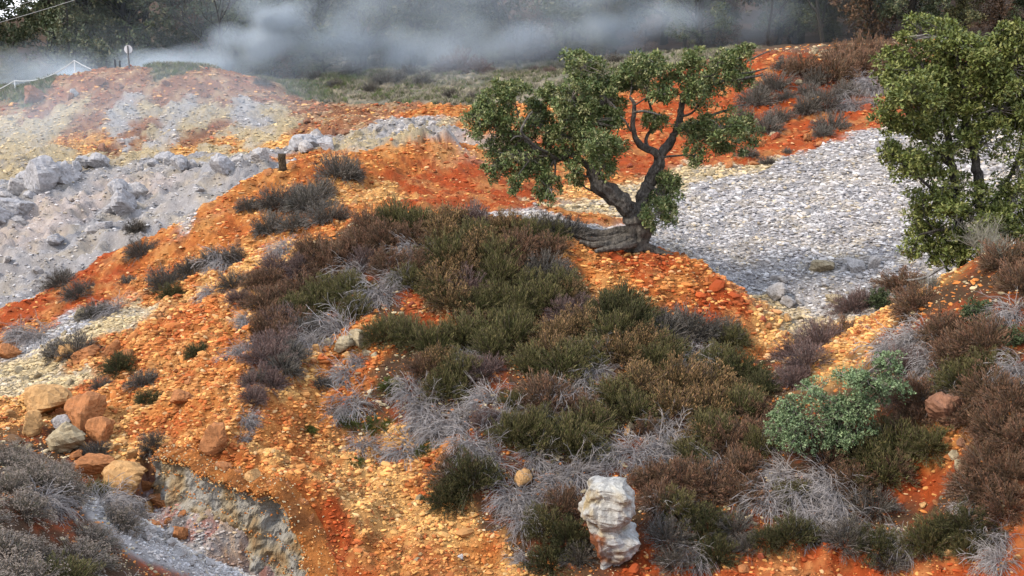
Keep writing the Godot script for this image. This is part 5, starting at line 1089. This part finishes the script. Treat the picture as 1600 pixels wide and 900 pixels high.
func build_woods() -> void:
	var bark := bark_material()
	var lm := leaf_material("wood_leaf")
	var kinds := []
	var dark := [Color(0.095, 0.118, 0.060), Color(0.125, 0.142, 0.072), Color(0.075, 0.094, 0.050), Color(0.18, 0.17, 0.09)]
	for i in 3: kinds.append(wood_tree(rng.randf_range(8.0, 10.0), 2.9, dark, 34, Color(0.1, 0.085, 0.07)))
	kinds.append(wood_tree(7.0, 2.4, [Color(0.12, 0.12, 0.05), Color(0.16, 0.135, 0.055), Color(0.085, 0.09, 0.04)], 30, Color(0.12, 0.1, 0.08)))
	kinds.append(wood_tree(6.5, 2.4, [Color(0.16, 0.085, 0.045), Color(0.12, 0.075, 0.045), Color(0.20, 0.12, 0.07)], 18, Color(0.13, 0.1, 0.08)))
	var bare := []
	for i in 3:
		begin()
		sprout(Vector3(0, -0.2, 0), Vector3.UP, 3.6, 0.12, 4, [Color(0.16, 0.14, 0.12), Color(0.26, 0.24, 0.22), Color(0.12, 0.1, 0.085)][i])
		bare.append(finish(false))
	# x, distance, kind, size
	var spots := []
	for row in 3:
		for i in 14:
			var d := 60.0 + row * 6.5 + rng.randf_range(-2.0, 2.0)
			var x := (i - 7.4) * 4.6 * (d / 62.0) + rng.randf_range(-1.5, 1.5) + (row % 2) * 2.0
			spots.append([x, d, rng.randi_range(0, 2), rng.randf_range(0.85, 1.3)])
	for i in 9: spots.append([-24.0 + i * 2.6 + rng.randf_range(-0.8, 0.8), 57.5 + rng.randf_range(-1.5, 1.5), [1, 0, 4, 2, 1, 0, 2, 1, 0][i], rng.randf_range(0.75, 1.0)])
	for i in 30: spots.append([-29.0 + i * 1.75 + rng.randf_range(-0.7, 0.7), 57.6 + rng.randf_range(-1.2, 0.8), [3, 4, 1, 3][i % 4], rng.randf_range(0.28, 0.5)])
	for i in 10: spots.append([10.0 + i * 2.3 + rng.randf_range(-0.8, 0.8), 55.0 + rng.randf_range(-2.0, 2.0), [0, 4, 2, 1, 4, 0, 3, 4, 1, 0][i], rng.randf_range(0.5, 0.75)])
	var which := tell_apart(spots, spots.map(func(q): return maxi(q[2], 2) * 10 + (1 if q[1] > 63.5 else 2 if q[1] > 58.8 else 3 if q[0] < 0.0 else 4)))
	for at in spots.size():
		var s: Array = spots[at]
		var k: int = s[2]
		var t := thing(["dense_tree", "dense_tree", "dense_tree", "pale_tree", "russet_tree"][k], ["dense dark evergreen", "dense dark evergreen", "dense dark evergreen", "pale olive tree", "russet leafed tree"][k] + (" deep in the woods" if s[1] > 63.5 else " of the woods behind the steam" if s[1] > 58.8 else " at the left wood edge" if s[0] < 0.0 else " at the right wood edge") + which[at], "tree", Vector3(s[0], ground(s[0], s[1]), -float(s[1])), "trees of the woods behind the steam")
		t.rotation.y = rng.randf() * TAU
		t.scale = Vector3.ONE * float(s[3])
		part("trunk", kinds[k][0], bark, t)
		part("crown", kinds[k][1], lm, t)
	var y := thing("round_tree", "single rounded yellowish tree standing in the middle of the steam", "tree", Vector3(-5.9, ground(-5.9, 58.0), -58.0))
	part("trunk", kinds[3][0], bark, y)
	part("crown", kinds[3][1], lm, y)
	var bares := [[0.3, 56.0, 0, 0.75, "bare spreading tree half hidden by steam left of the oak crown"], [2.9, 57.0, 1, 1.1, "slender pale bare tree rising from the steam above the oak"], [10.2, 55.0, 2, 1.0, "dark bare tree at the right end of the steam"], [17.0, 54.0, 0, 1.1, "bare grey tree behind the heather of the red slope"], [20.5, 56.0, 2, 1.1, "bare tree left of the leafy tree top"], [-26.5, 58.0, 0, 1.4, "bare tree against the sky in the top left corner"], [-16.5, 56.5, 2, 1.3, "bare dark tree behind the round road sign"], [-8.6, 57.0, 1, 1.0, "thin bare tree inside the white steam"], [14.0, 54.0, 2, 0.8, "low bare tree in the brush above the red slope"]]
	for s: Array in bares:
		var t := thing("bare_tree", s[4], "tree", Vector3(s[0], ground(s[0], s[1]), -float(s[1])))
		t.rotation.y = rng.randf() * TAU
		t.scale = Vector3.ONE * float(s[3])
		part("branches", bare[s[2]], bark, t)

# low bare shrubs on the right bank, grey with lichen
func build_bare_shrubs() -> void:
	var bark := mat("twig", Color(1, 1, 1), 0.9, true, 0.2)
	var list := [[7.0, 14.1, 1.0, "large bare lichen grey shrub in front of the leafy tree"], [7.75, 13.4, 1.05, "bare lichen grey shrub at the right edge below the leafy tree"], [6.35, 14.3, 0.6, "small bare shrub beside the white dead branch"], [7.5, 12.6, 0.75, "bare twiggy grey shrub low on the right edge"], [6.9, 13.3, 0.7, "tangled bare shrub in the middle of the right bank"]]
	for s: Array in list:
		var t := thing("bare_shrub", s[3], "shrub", Vector3(s[0], ground(s[0], s[1]), -float(s[1])))
		begin()
		for k in 16:
			var a := rng.randf() * TAU
			sprout(Vector3(0, -0.05, 0), Vector3(cos(a) * 0.6, 1.0, sin(a) * 0.6).normalized(), 0.36 * float(s[2]), 0.009, 3, Color(0.27, 0.25, 0.20))
		part("twigs", finish(false), bark, t)
	var t := thing("fallen_branch", "bleached white dead branch lying on the right bank heather", "branch", Vector3(6.2, ground(6.2, 14.2), -14.2))
	begin()
	limb([Vector4(-0.2, 0.22, 0.1, 0.012), Vector4(0.0, 0.30, -0.05, 0.022), Vector4(0.16, 0.42, -0.1, 0.02), Vector4(0.26, 0.47, -0.1, 0.016)], 7, 0.03, 0.15, Color(0.55, 0.50, 0.45), 1.0, 5)
	limb([Vector4(0.26, 0.47, -0.1, 0.016), Vector4(0.22, 0.54, -0.12, 0.012), Vector4(0.18, 0.60, -0.1, 0.007)], 6, 0.03, 0.15, Color(0.55, 0.50, 0.45), 1.0, 6)
	limb([Vector4(0.05, 0.33, -0.05, 0.014), Vector4(0.0, 0.24, -0.2, 0.01), Vector4(-0.04, 0.05, -0.25, 0.007)], 6, 0.03, 0.15, Color(0.55, 0.50, 0.45), 1.0, 7)
	part("wood", finish(true), bark_material(), t)

# ---------------------------------------------------------------- stones, chips, grass
const STONE_TONE_WORDS := ["red", "orange", "ochre yellow", "cream", "white", "pale grey", "pinkish", "rust brown", "green", "tan", "brown"]
const STONE_PLACES := ["on the left white ground", "of the left tumbled pile", "in the near gravel bed", "on the central mound", "on the right white scree", "on the right bank", "on the upper right slope", "on the far left banks"]

func stone_material(called: String, c: Color) -> StandardMaterial3D:
	var m := mat(called, c, 0.92, true, 0.25)
	if m.albedo_texture == null:
		m.albedo_texture = ImageTexture.create_from_image(grain_image(256, 51 + mats.size(), 0.03, 0.55))
		m.heightmap_enabled = true
		m.heightmap_texture = ImageTexture.create_from_image(grain_image(256, 52, 0.05, 0.0))
		m.heightmap_scale = 1.5
		m.uv1_triplanar = true
		m.uv1_world_triplanar = true
		m.uv1_scale = Vector3(2.2, 2.2, 2.2)
	return m

func build_stones() -> void:
	var shapes := []
	for i in 9: shapes.append(stone_mesh(100 + i, 8, 11, 0.16))
	var small := []
	for i in 6: small.append(stone_mesh(130 + i, 4, 9, 0.14))
	var extra := []
	# more stones of the same sizes strewn over the scree, the gravel and the orange slopes
	var kinds_left := 110
	var guard := 0
	while kinds_left > 0 and guard < 6000:
		guard += 1
		var d := rng.randf_range(10.2, 33.0)
		var x := rng.randf_range(-0.54, 0.54) * d
		var k := kk[ground_index(x, d)]
		if k == LITTER or k == MEADOW or k == SOIL: continue
		if (k == RED or k == ORANGE) and rng.randf() < 0.6: continue
		kinds_left -= 1
		var place := 3
		if d > 24.0 and x < -2.0: place = 0
		elif d < 16.0 and x < -3.2: place = 1
		elif x > 2.0 and d > 16.5 and (k == WHITE or k == CREAM or k == YELLOW): place = 4
		elif x > 3.0 and d > 22.0: place = 6
		elif x > 3.6: place = 5
		extra.append([x, d, d * rng.randf_range(0.0055, 0.0085), k, place])
	var all := STONES + extra
	var keys := []
	for s: Array in all: keys.append(s[3] * 100 + s[4] + (1000 if s[2] > 0.38 else 2000 if s[2] > 0.2 else 3000))
	var which := tell_apart(all, keys)
	for at in all.size():
		var s: Array = all[at]
		var w: float = s[2]
		var tone: int = s[3]
		var big := w > 0.2
		var o := part(numbered("boulder" if big else "stone"), shapes[rng.randi() % 9] if big else small[rng.randi() % 6], stone_material("stone_%d" % tone, (TONE[tone] * (1.45 if tone in [WHITE, GREY] else 1.15)).lerp(Color(0.5, 0.45, 0.4), 0.12)), self)
		tag(o, "%s %s %s%s" % ["large" if w > 0.38 else "mid-sized" if big else "small", STONE_TONE_WORDS[tone], "boulder " + STONE_PLACES[s[4]] if big else "stone " + STONE_PLACES[s[4]], which[at]], "rock", "%s rocks, %s" % [STONE_TONE_WORDS[tone], STONE_PLACES[s[4]]])
		var flat := rng.randf_range(0.6, 0.95)
		var sz := Vector3(w * rng.randf_range(1.05, 1.3), w * flat * 1.15, w * rng.randf_range(0.8, 1.15)) * (1.3 if big else 1.15)
		var x: float = s[0]
		var d: float = s[1]
		o.transform = Transform3D(Basis(Vector3(rng.randf_range(-1, 1), rng.randf_range(-1, 1), 0.3).normalized(), rng.randf_range(-0.4, 0.4)) * Basis(Vector3.UP, rng.randf() * TAU) * Basis.from_scale(sz), Vector3(x, ground(x, d) + sz.y * 0.22, -d))

func white_tint(p: Vector3) -> Color:
	var a := n_mid.get_noise_3dv(p * 1.6) + n_fine.get_noise_3dv(p * 1.2) * 0.6
	var c := Color(0.72, 0.68, 0.61).lerp(Color(0.60, 0.44, 0.22), clampf(a * 1.6 - p.x * 1.4 - 0.12, 0.0, 0.9))
	return c.lerp(Color(0.46, 0.45, 0.45), clampf(-a * 1.2 - 0.1, 0.0, 0.5))

func stained_tint(p: Vector3) -> Color:
	var a := n_mid.get_noise_3dv(p * 1.8) + n_fine.get_noise_3dv(p * 1.2) * 0.5
	var c := Color(0.72, 0.70, 0.67).lerp(Color(0.52, 0.37, 0.19), clampf(a * 1.6 - 0.15, 0.0, 0.8))
	return c.lerp(Color(0.36, 0.11, 0.035), clampf((-p.x + 0.03) * 8.0 + a * 1.6 - absf(p.y - 0.28) * 4.0, 0.0, 0.95))

# a block of rock from rows of (height, left, right, half depth), with strata and pits
func block_mesh(rows: Array, seed_: int) -> ArrayMesh:
	begin()
	var nn := FastNoiseLite.new()
	noise(nn, seed_, 3.2, 4)
	var chipped := FastNoiseLite.new()
	chipped.seed = seed_ + 3
	chipped.noise_type = FastNoiseLite.TYPE_CELLULAR
	chipped.cellular_return_type = FastNoiseLite.RETURN_DISTANCE
	chipped.frequency = 3.6
	chipped.fractal_octaves = 1
	var around := 60
	var levels := 90
	var top: float = rows[0].x
	var low: float = rows[rows.size() - 1].x
	for j in levels + 1:
		var y := lerpf(top, low, j / float(levels))
		var k := 0
		while k < rows.size() - 2 and rows[k + 1].x > y: k += 1
		var t: float = clampf((rows[k].x - y) / (rows[k].x - rows[k + 1].x), 0.0, 1.0)
		var row: Vector4 = rows[k].lerp(rows[k + 1], t)
		for i in around:
			var a := i * TAU / around
			var ca := signf(cos(a)) * pow(absf(cos(a)), 0.5)
			var sa := signf(sin(a)) * pow(absf(sin(a)), 0.5)
			var p := Vector3((row.y + row.z) * 0.5 + ca * ((row.z - row.y) * 0.5 + 0.055), y, sa * (row.w + 0.05))
			var out := Vector3(ca, 0.0, sa).normalized()
			p += out * (nn.get_noise_3dv(p * 0.8) * 0.10 + chipped.get_noise_3dv(p) * 0.11 + chipped.get_noise_3dv(p * 2.6) * 0.035 + nn.get_noise_3dv(p * 4.0) * 0.02)
			p.y += nn.get_noise_3dv(p + Vector3(5, 0, 0)) * 0.03
			mv.append(p)
			mc.append(white_tint(p) if p.y > 0.52 else stained_tint(p))
	for j in levels:
		for i in around:
			var u := j * around + i
			var w := j * around + (i + 1) % around
			mi.append_array([u, w, u + around, w, w + around, u + around])
	for cap in 2:
		var first := cap * levels * around
		var centre := Vector3.ZERO
		for i in around: centre += mv[first + i] / around
		centre.y += 0.015 - cap * 0.03
		mv.append(centre)
		mc.append(white_tint(centre))
		for i in around: mi.append_array([mv.size() - 1, first + i, first + (i + 1) % around])
	return finish(false)

func build_white_boulder() -> void:
	var at := Vector3(1.17, 0.20, -10.8)
	var t := thing("white_boulder", "tall white and cream boulder with rusty stain at the mound foot", "rock", at)
	var m := stone_material("pale_rock", Color(1, 1, 1))
	part("block", block_mesh([Vector4(1.11, -0.20, 0.15, 0.16), Vector4(1.09, -0.25, 0.20, 0.24), Vector4(0.95, -0.28, 0.27, 0.28), Vector4(0.80, -0.34, 0.28, 0.31), Vector4(0.72, -0.34, 0.26, 0.31), Vector4(0.62, -0.26, 0.22, 0.28), Vector4(0.54, -0.20, 0.24, 0.25), Vector4(0.46, -0.17, 0.34, 0.26), Vector4(0.38, -0.16, 0.37, 0.26), Vector4(0.30, -0.15, 0.33, 0.25), Vector4(0.18, -0.13, 0.25, 0.22), Vector4(0.05, -0.11, 0.18, 0.18), Vector4(-0.12, -0.09, 0.14, 0.16)], 5), m, t)

func scatter(called: String, label: String, mesh: Mesh, material: Material, category: String, xf: Array, cols: PackedColorArray) -> void:
	var mm := MultiMesh.new()
	mm.transform_format = MultiMesh.TRANSFORM_3D
	mm.use_colors = true
	mm.mesh = mesh
	mm.instance_count = xf.size()
	for i in xf.size():
		mm.set_instance_transform(i, xf[i])
		mm.set_instance_color(i, cols[i])
	var o := MultiMeshInstance3D.new()
	o.name = called
	o.multimesh = mm
	o.material_override = material
	add_child(o)
	tag(o, label, category, "", "stuff")

func build_chips() -> void:
	var m := mat("chip", Color(1, 1, 1), 0.92, true, 0.25)
	var fams := [[[], PackedColorArray()], [[], PackedColorArray()]]
	for i in 520000:
		# even over the picture's ground: more per square metre near by, where smaller ones show
		var d := 8.8 * pow(46.0 / 8.8, pow(rng.randf(), 0.85))
		var x := rng.randf_range(-0.57, 0.57) * d
		if i % 14 == 0:
			d = rng.randf_range(6.2, 9.4)
			x = rng.randf_range(-4.6, -1.3)
		var k := ground_index(x, d)
		var kind := kk[k]
		if kind == MEADOW or kind == SOIL: continue
		if kind == LITTER and rng.randf() < 0.8: continue
		if kind != LITTER and ground_normal(x, d, 0.08).y < 0.62 and rng.randf() < 0.5: continue
		var loose := kind in [RED, ORANGE, YELLOW, BRICK, LITTER]
		if loose and rng.randf() < 0.2: continue
		if not loose and x < 0.0 and d > 23.0 and rng.randf() < (0.72 if d < 37.0 else 0.45): continue
		if kind == BRICK and rng.randf() < 0.6: continue
		if kind == RED and rng.randf() < (0.45 if d < 19.0 else 0.82): continue
		if kind == ORANGE and d > 20.0 and rng.randf() < 0.6: continue
		var c := cc[k]
		var r := rng.randf()
		if kind == LITTER: c = TONE[CREAM] if r < 0.4 else TONE[ORANGE]
		elif loose:
			if r < (0.55 if kind == YELLOW else 0.18): c = c.lerp(Color(0.80, 0.42, 0.13), 0.65)
			elif r < 0.72 and r > (0.60 if kind == YELLOW else 0.66): c = c.lerp(Color(0.74, 0.52, 0.26), 0.55)
			elif r > 0.84: c = c.lerp(TONE[RED], 0.6)
		else:
			if kind == CREAM: c = c.lerp(Color(0.62, 0.45, 0.22), r * 0.7)
			elif r < 0.25: c = c.lerp(Color(0.60, 0.57, 0.55), 0.6)
			elif r > 0.78: c = c.lerp(Color(0.25, 0.235, 0.24), 0.6)
			elif r > 0.72: c = c.lerp(TONE[CREAM], 0.6)
		c = shade(c, 0.32)
		if rng.randf() < 0.08: c = c * 0.5
		var s := d * 0.00105 * (0.72 + 2.9 * pow(rng.randf(), 5.0)) * ((0.95 if x < 0.0 and d > 23.0 else 1.35) if not loose else 1.6 if d < 19.0 else 1.2)
		if loose and d < 18.0 and rng.randf() < 0.012:
			s *= rng.randf_range(1.6, 3.0)
			c = shade(cc[k], 0.2)
		var b := Basis(rdir(), rng.randf_range(-0.6, 0.6)) * Basis(Vector3.UP, rng.randf() * TAU) * Basis.from_scale(Vector3(s * rng.randf_range(1.0, 2.1), s * rng.randf_range(0.5, 0.95), s))
		var f: Array = fams[0 if loose else 1]
		f[0].append(Transform3D(b, Vector3(x, ground(x, d) + s * 0.12, -d)))
		f[1].append(c)
	for q in bank_points:
		for n in 2:
			var s := rng.randf_range(0.010, 0.03)
			fams[0][0].append(Transform3D(Basis(rdir(), rng.randf() * TAU) * Basis.from_scale(Vector3(s * 1.5, s * 0.8, s)), q + rdir() * 0.035))
			fams[0][1].append(shade(TONE[[ORANGE, YELLOW, ORANGE, CREAM][rng.randi() % 4]], 0.3))
	print("chips ", fams[0][0].size(), " ", fams[1][0].size())
	var chip := stone_mesh(77, 2, 8, 0.1)
	scatter("orange_gravel", "loose orange, yellow and red chips covering the bare slopes", chip, m, "gravel", fams[0][0], fams[0][1])
	scatter("white_gravel", "loose white, cream and grey chips covering the scree", chip, m, "gravel", fams[1][0], fams[1][1])

func build_grass() -> void:
	begin()
	for i in 9:
		var a := rng.randf() * TAU
		sprig(Vector3(rng.randf_range(-0.06, 0.06), -0.02, rng.randf_range(-0.06, 0.06)), Vector3(cos(a) * 0.5, 1.0, sin(a) * 0.5).normalized(), rng.randf_range(0.12, 0.26), 0.018, Color(0.8, 0.8, 0.8), Color(1, 1, 1))
	var tuft := finish(false)
	var xf := []
	var cols := PackedColorArray()
	for i in 60000:
		var d := rng.randf_range(42.0, 60.0)
		var x := rng.randf_range(-0.58, 0.62) * d
		var kind := kk[ground_index(x, d)]
		if kind != MEADOW and kind != SOIL: continue
		var pn := n_patch.get_noise_2d(x * 0.6, d * 0.6)
		if kind == SOIL and rng.randf() < 0.45 - pn * 2.5: continue
		xf.append(Transform3D(Basis(Vector3.UP, rng.randf() * TAU) * Basis.from_scale(Vector3.ONE * rng.randf_range(0.6, 1.4)), Vector3(x, ground(x, d), -d)))
		cols.append(shade([Color(0.10, 0.13, 0.045), Color(0.15, 0.15, 0.07)][i % 2] if rng.randf() < (0.75 if kind == MEADOW else 0.35) else Color(0.27, 0.235, 0.17), 0.4))
	scatter("grass", "short green and straw coloured grass on the far crest and plateau", tuft, mat("grass_blade", Color(1, 1, 1), 0.8, true, 0.2), "grass", xf, cols)

# ---------------------------------------------------------------- small made things, cables and steam
func build_small() -> void:
	var wood := bark_material()
	# the cut timber post on the orange ridge
	var p := thing("timber_post", "short weathered timber post standing on the orange ridge", "post", Vector3(-5.46, ground(-5.46, 22.9), -22.9))
	begin()
	limb([Vector4(0, -0.25, 0, 0.098), Vector4(0.005, 0.1, 0, 0.096), Vector4(0.01, 0.30, 0, 0.094), Vector4(0.012, 0.42, 0, 0.088)], 12, 0.04, 0.10, Color(0.20, 0.145, 0.095), 0.2, 3)
	part("shaft", finish(true), wood, p)
	# round sign seen from behind
	var g := ground(-17.62, 45.4)
	var s := thing("round_sign", "round white road sign on a thin pole at the far crest", "sign", Vector3(-17.62, g, -45.4))
	var pole := CylinderMesh.new()
	pole.top_radius = 0.035; pole.bottom_radius = 0.035; pole.height = 1.1; pole.radial_segments = 12
	part("pole", pole, mat("dark_pole", Color(0.10, 0.09, 0.085), 0.6), s).position = Vector3(0, 0.45, 0.05)
	var disc := CylinderMesh.new()
	disc.top_radius = 0.19; disc.bottom_radius = 0.19; disc.height = 0.02; disc.radial_segments = 28
	var dd := part("disc", disc, mat("sign_back", Color(0.62, 0.60, 0.60), 0.5), s)
	dd.position = Vector3(0, 0.83, 0)
	dd.rotation.x = PI / 2.0
	var rim := TorusMesh.new()
	rim.inner_radius = 0.175; rim.outer_radius = 0.2; rim.rings = 28; rim.ring_segments = 8
	part("rim", rim, mat("sign_rim", Color(0.35, 0.30, 0.30), 0.5), dd)
	# two dark stakes left of the sign
	for k in 2:
		var x: float = [-18.33, -18.12][k]
		var st := thing("dark_stake", ["taller dark wooden stake left of the round sign", "shorter dark wooden stake nearest the round sign"][k], "stake", Vector3(x, ground(x, 45.5), -45.5), "dark stakes by the sign")
		begin()
		limb([Vector4(0, -0.2, 0, 0.045), Vector4(0.01, 0.2, 0, 0.042), Vector4([0.0, 0.05][k], [0.42, 0.3][k], 0, 0.035)], 8, 0.06, 0.1, Color(0.07, 0.055, 0.045), 0.3, k)
		part("shaft", finish(true), wood, st)
	# white rope on posts along the far crest
	var tops := [Vector3(-24.2, 0, -45.9), Vector3(-23.1, 0, -45.6), Vector3(-20.15, 0, -45.4), Vector3(-19.3, 0, -45.2)]
	var highs := [0.25, 0.55, 0.62, 0.1]
	var f := thing("rope_fence", "white rope hung between thin posts along the far left crest", "fence", Vector3(-21.0, ground(-21.0, 45.5), -45.5))
	var org := f.position
	var white := mat("white_rope", Color(0.72, 0.72, 0.72), 0.7)
	for i in 4:
		tops[i].y = ground(tops[i].x, -tops[i].z)
		if i in [1, 2]:
			var post := CylinderMesh.new()
			post.top_radius = 0.025; post.bottom_radius = 0.03; post.height = float(highs[i]) + 0.25; post.radial_segments = 10
			part("post", post, white, f).position = tops[i] + Vector3(0, float(highs[i]) * 0.5 - 0.12, 0) - org
		tops[i].y += highs[i]
	for i in 3:
		begin()
		var path := PackedVector3Array()
		for k in 13:
			var t := k / 12.0
			path.append(tops[i].lerp(tops[i + 1], t) - Vector3(0, [0.03, 0.32, 0.02][i] * 4.0 * t * (1.0 - t), 0) - org)
		twig(path, 0.026, 0.026, Color(1, 1, 1))
		part("rope", finish(true), white, f)
	# three overhead cables crossing the top left corner
	var ends := [[Vector3(-30.0, 8.25, -46.0), Vector3(-16.6, 12.6, -46.0), "topmost overhead cable crossing the top left corner"], [Vector3(-30.0, 7.7, -46.0), Vector3(-15.6, 12.0, -46.0), "middle overhead cable crossing the top left corner"], [Vector3(-30.0, 7.35, -46.0), Vector3(-14.6, 11.6, -46.0), "lowest overhead cable crossing the top left corner"]]
	for e: Array in ends:
		var c := thing("overhead_cable", e[2], "cable", e[0], "overhead cables")
		begin()
		var path := PackedVector3Array()
		for k in 25:
			var t := k / 24.0
			path.append((e[1] - e[0]) * t - Vector3(0, 0.35 * 4.0 * t * (1.0 - t), 0))
		twig(path, 0.014, 0.014, Color(1, 1, 1))
		part("wire", finish(true), mat("cable", Color(0.42, 0.42, 0.42), 0.6), c)

func build_steam() -> void:
	var t := thing("steam", "white blue steam drifting up in front of the woods", "steam", Vector3(-8, 6, -52))
	t.set_meta("kind", "stuff")
	# banks of steam: x, y, distance, spread in x, y and distance, puffs, size, density per metre
	var banks := [
		[-14.6, 6.8, 50.2, 2.6, 0.3, 0.4, 10, 1.1, 0.085], [-13.0, 8.0, 50.3, 1.3, 0.7, 0.3, 12, 0.9, 0.14], [-12.2, 9.6, 50.4, 1.3, 0.8, 0.3, 12, 0.8, 0.15], [-11.6, 11.2, 50.6, 2.0, 0.7, 0.4, 10, 1.0, 0.09], [-9.0, 8.2, 50.8, 2.6, 1.1, 0.5, 11, 1.3, 0.05],
		[-5.0, 7.8, 51.6, 3.2, 0.6, 0.5, 11, 1.2, 0.05], [0.0, 8.2, 52.6, 3.6, 0.6, 0.5, 11, 1.2, 0.05], [4.6, 8.8, 52.6, 3.4, 0.7, 0.5, 11, 1.2, 0.05], [8.8, 9.2, 52.0, 2.8, 0.7, 0.5, 8, 1.2, 0.04], [-3.0, 10.6, 52.4, 4.0, 0.8, 0.5, 8, 1.3, 0.035], [5.0, 11.0, 53.0, 3.4, 0.8, 0.5, 7, 1.3, 0.035],
		[-18.4, 6.9, 50.0, 2.8, 0.4, 0.4, 9, 1.0, 0.06], [-23.8, 6.4, 49.8, 2.8, 0.7, 0.5, 10, 1.2, 0.06], [-21.4, 6.2, 47.8, 0.7, 0.25, 0.3, 6, 0.7, 0.16], [-7.0, 6.9, 48.6, 6.0, 0.3, 1.0, 6, 2.0, 0.016],
		[-15.5, 4.9, 41.6, 5.5, 0.9, 0.8, 6, 3.2, 0.012], [-21.5, 4.2, 40.0, 3.5, 0.8, 0.8, 4, 3.0, 0.018]]
	var puffs := []
	for b: Array in banks:
		for k in int(b[6]):
			var s := float(b[7]) * rng.randf_range(0.6, 1.35)
			puffs.append([b[0] + rng.randfn() * b[3] * 0.6, b[1] + rng.randfn() * b[4] * 0.6, b[2] + rng.randfn() * b[5] * 0.5, s * rng.randf_range(1.0, 1.7), s * rng.randf_range(0.6, 0.95), s, b[8] * rng.randf_range(0.7, 1.3)])
	puffs.append([-1.0, 9.4, 54.6, 24.0, 4.8, 1.6, 0.06])
	puffs.append([-4.0, 9.0, 53.4, 13.0, 3.4, 1.0, 0.05])
	for p: Array in puffs:
		var turn := Vector3(rng.randf_range(-0.2, 0.2), rng.randf_range(-0.4, 0.4), rng.randf_range(-0.1, 0.5))
		# each puff thickens towards its middle
		for shell: float in [1.0, 0.74, 0.48]:
			var f := FogVolume.new()
			f.name = "steam_puff"
			f.shape = RenderingServer.FOG_VOLUME_SHAPE_ELLIPSOID
			f.size = Vector3(p[3], p[4], p[5]) * 2.0 * shell
			var m := FogMaterial.new()
			m.albedo = Color(0.91, 0.955, 1.0)
			m.density = p[6] * (0.42 if shell == 1.0 else 0.5)
			f.material = m
			f.position = Vector3(p[0], p[1], -float(p[2])) - t.position
			f.rotation = turn if p[3] < 10.0 else Vector3.ZERO
			t.add_child(f, true)

# ---------------------------------------------------------------- scene
func _ready() -> void:
	rng.seed = 7
	var cam := Camera3D.new()
	cam.name = "camera"
	cam.position = Vector3(0, EYE, 0)
	cam.rotation_degrees = Vector3(-12.042, 0, 0)
	cam.fov = 33.398
	cam.near = 0.1
	cam.far = 400.0
	cam.current = true
	add_child(cam)
	var env := Environment.new()
	env.tonemap_mode = Environment.TONE_MAPPER_LINEAR
	env.tonemap_exposure = 3.4
	env.background_mode = Environment.BG_SKY
	var sm := ProceduralSkyMaterial.new()
	sm.sky_top_color = Color(0.66, 0.72, 0.81)
	sm.sky_horizon_color = Color(0.97, 0.98, 1.0)
	sm.ground_horizon_color = Color(0.6, 0.58, 0.55)
	sm.ground_bottom_color = Color(0.3, 0.28, 0.26)
	sm.sky_curve = 0.35
	sm.sky_energy_multiplier = 1.0
	var sky := Sky.new()
	sky.sky_material = sm
	env.sky = sky
	env.volumetric_fog_enabled = true
	env.volumetric_fog_density = 0.0
	env.sdfgi_enabled = true
	env.ssao_enabled = true
	env.ssil_enabled = true
	var we := WorldEnvironment.new()
	we.name = "world"
	we.environment = env
	add_child(we)
	var sun := DirectionalLight3D.new()
	sun.name = "sun"
	sun.rotation_degrees = Vector3(-42, -68, 0)
	sun.light_energy = 0.5
	sun.light_color = Color(1.0, 0.96, 0.9)
	sun.light_angular_distance = 12.0
	sun.shadow_enabled = true
	add_child(sun)
	build_ground()
	build_gully_bank()
	build_chips()
	build_stones()
	build_white_boulder()
	build_oak()
	build_right_tree()
	build_shrub()
	build_bare_shrubs()
	build_bushes()
	build_woods()
	build_grass()
	build_small()
	build_steam()
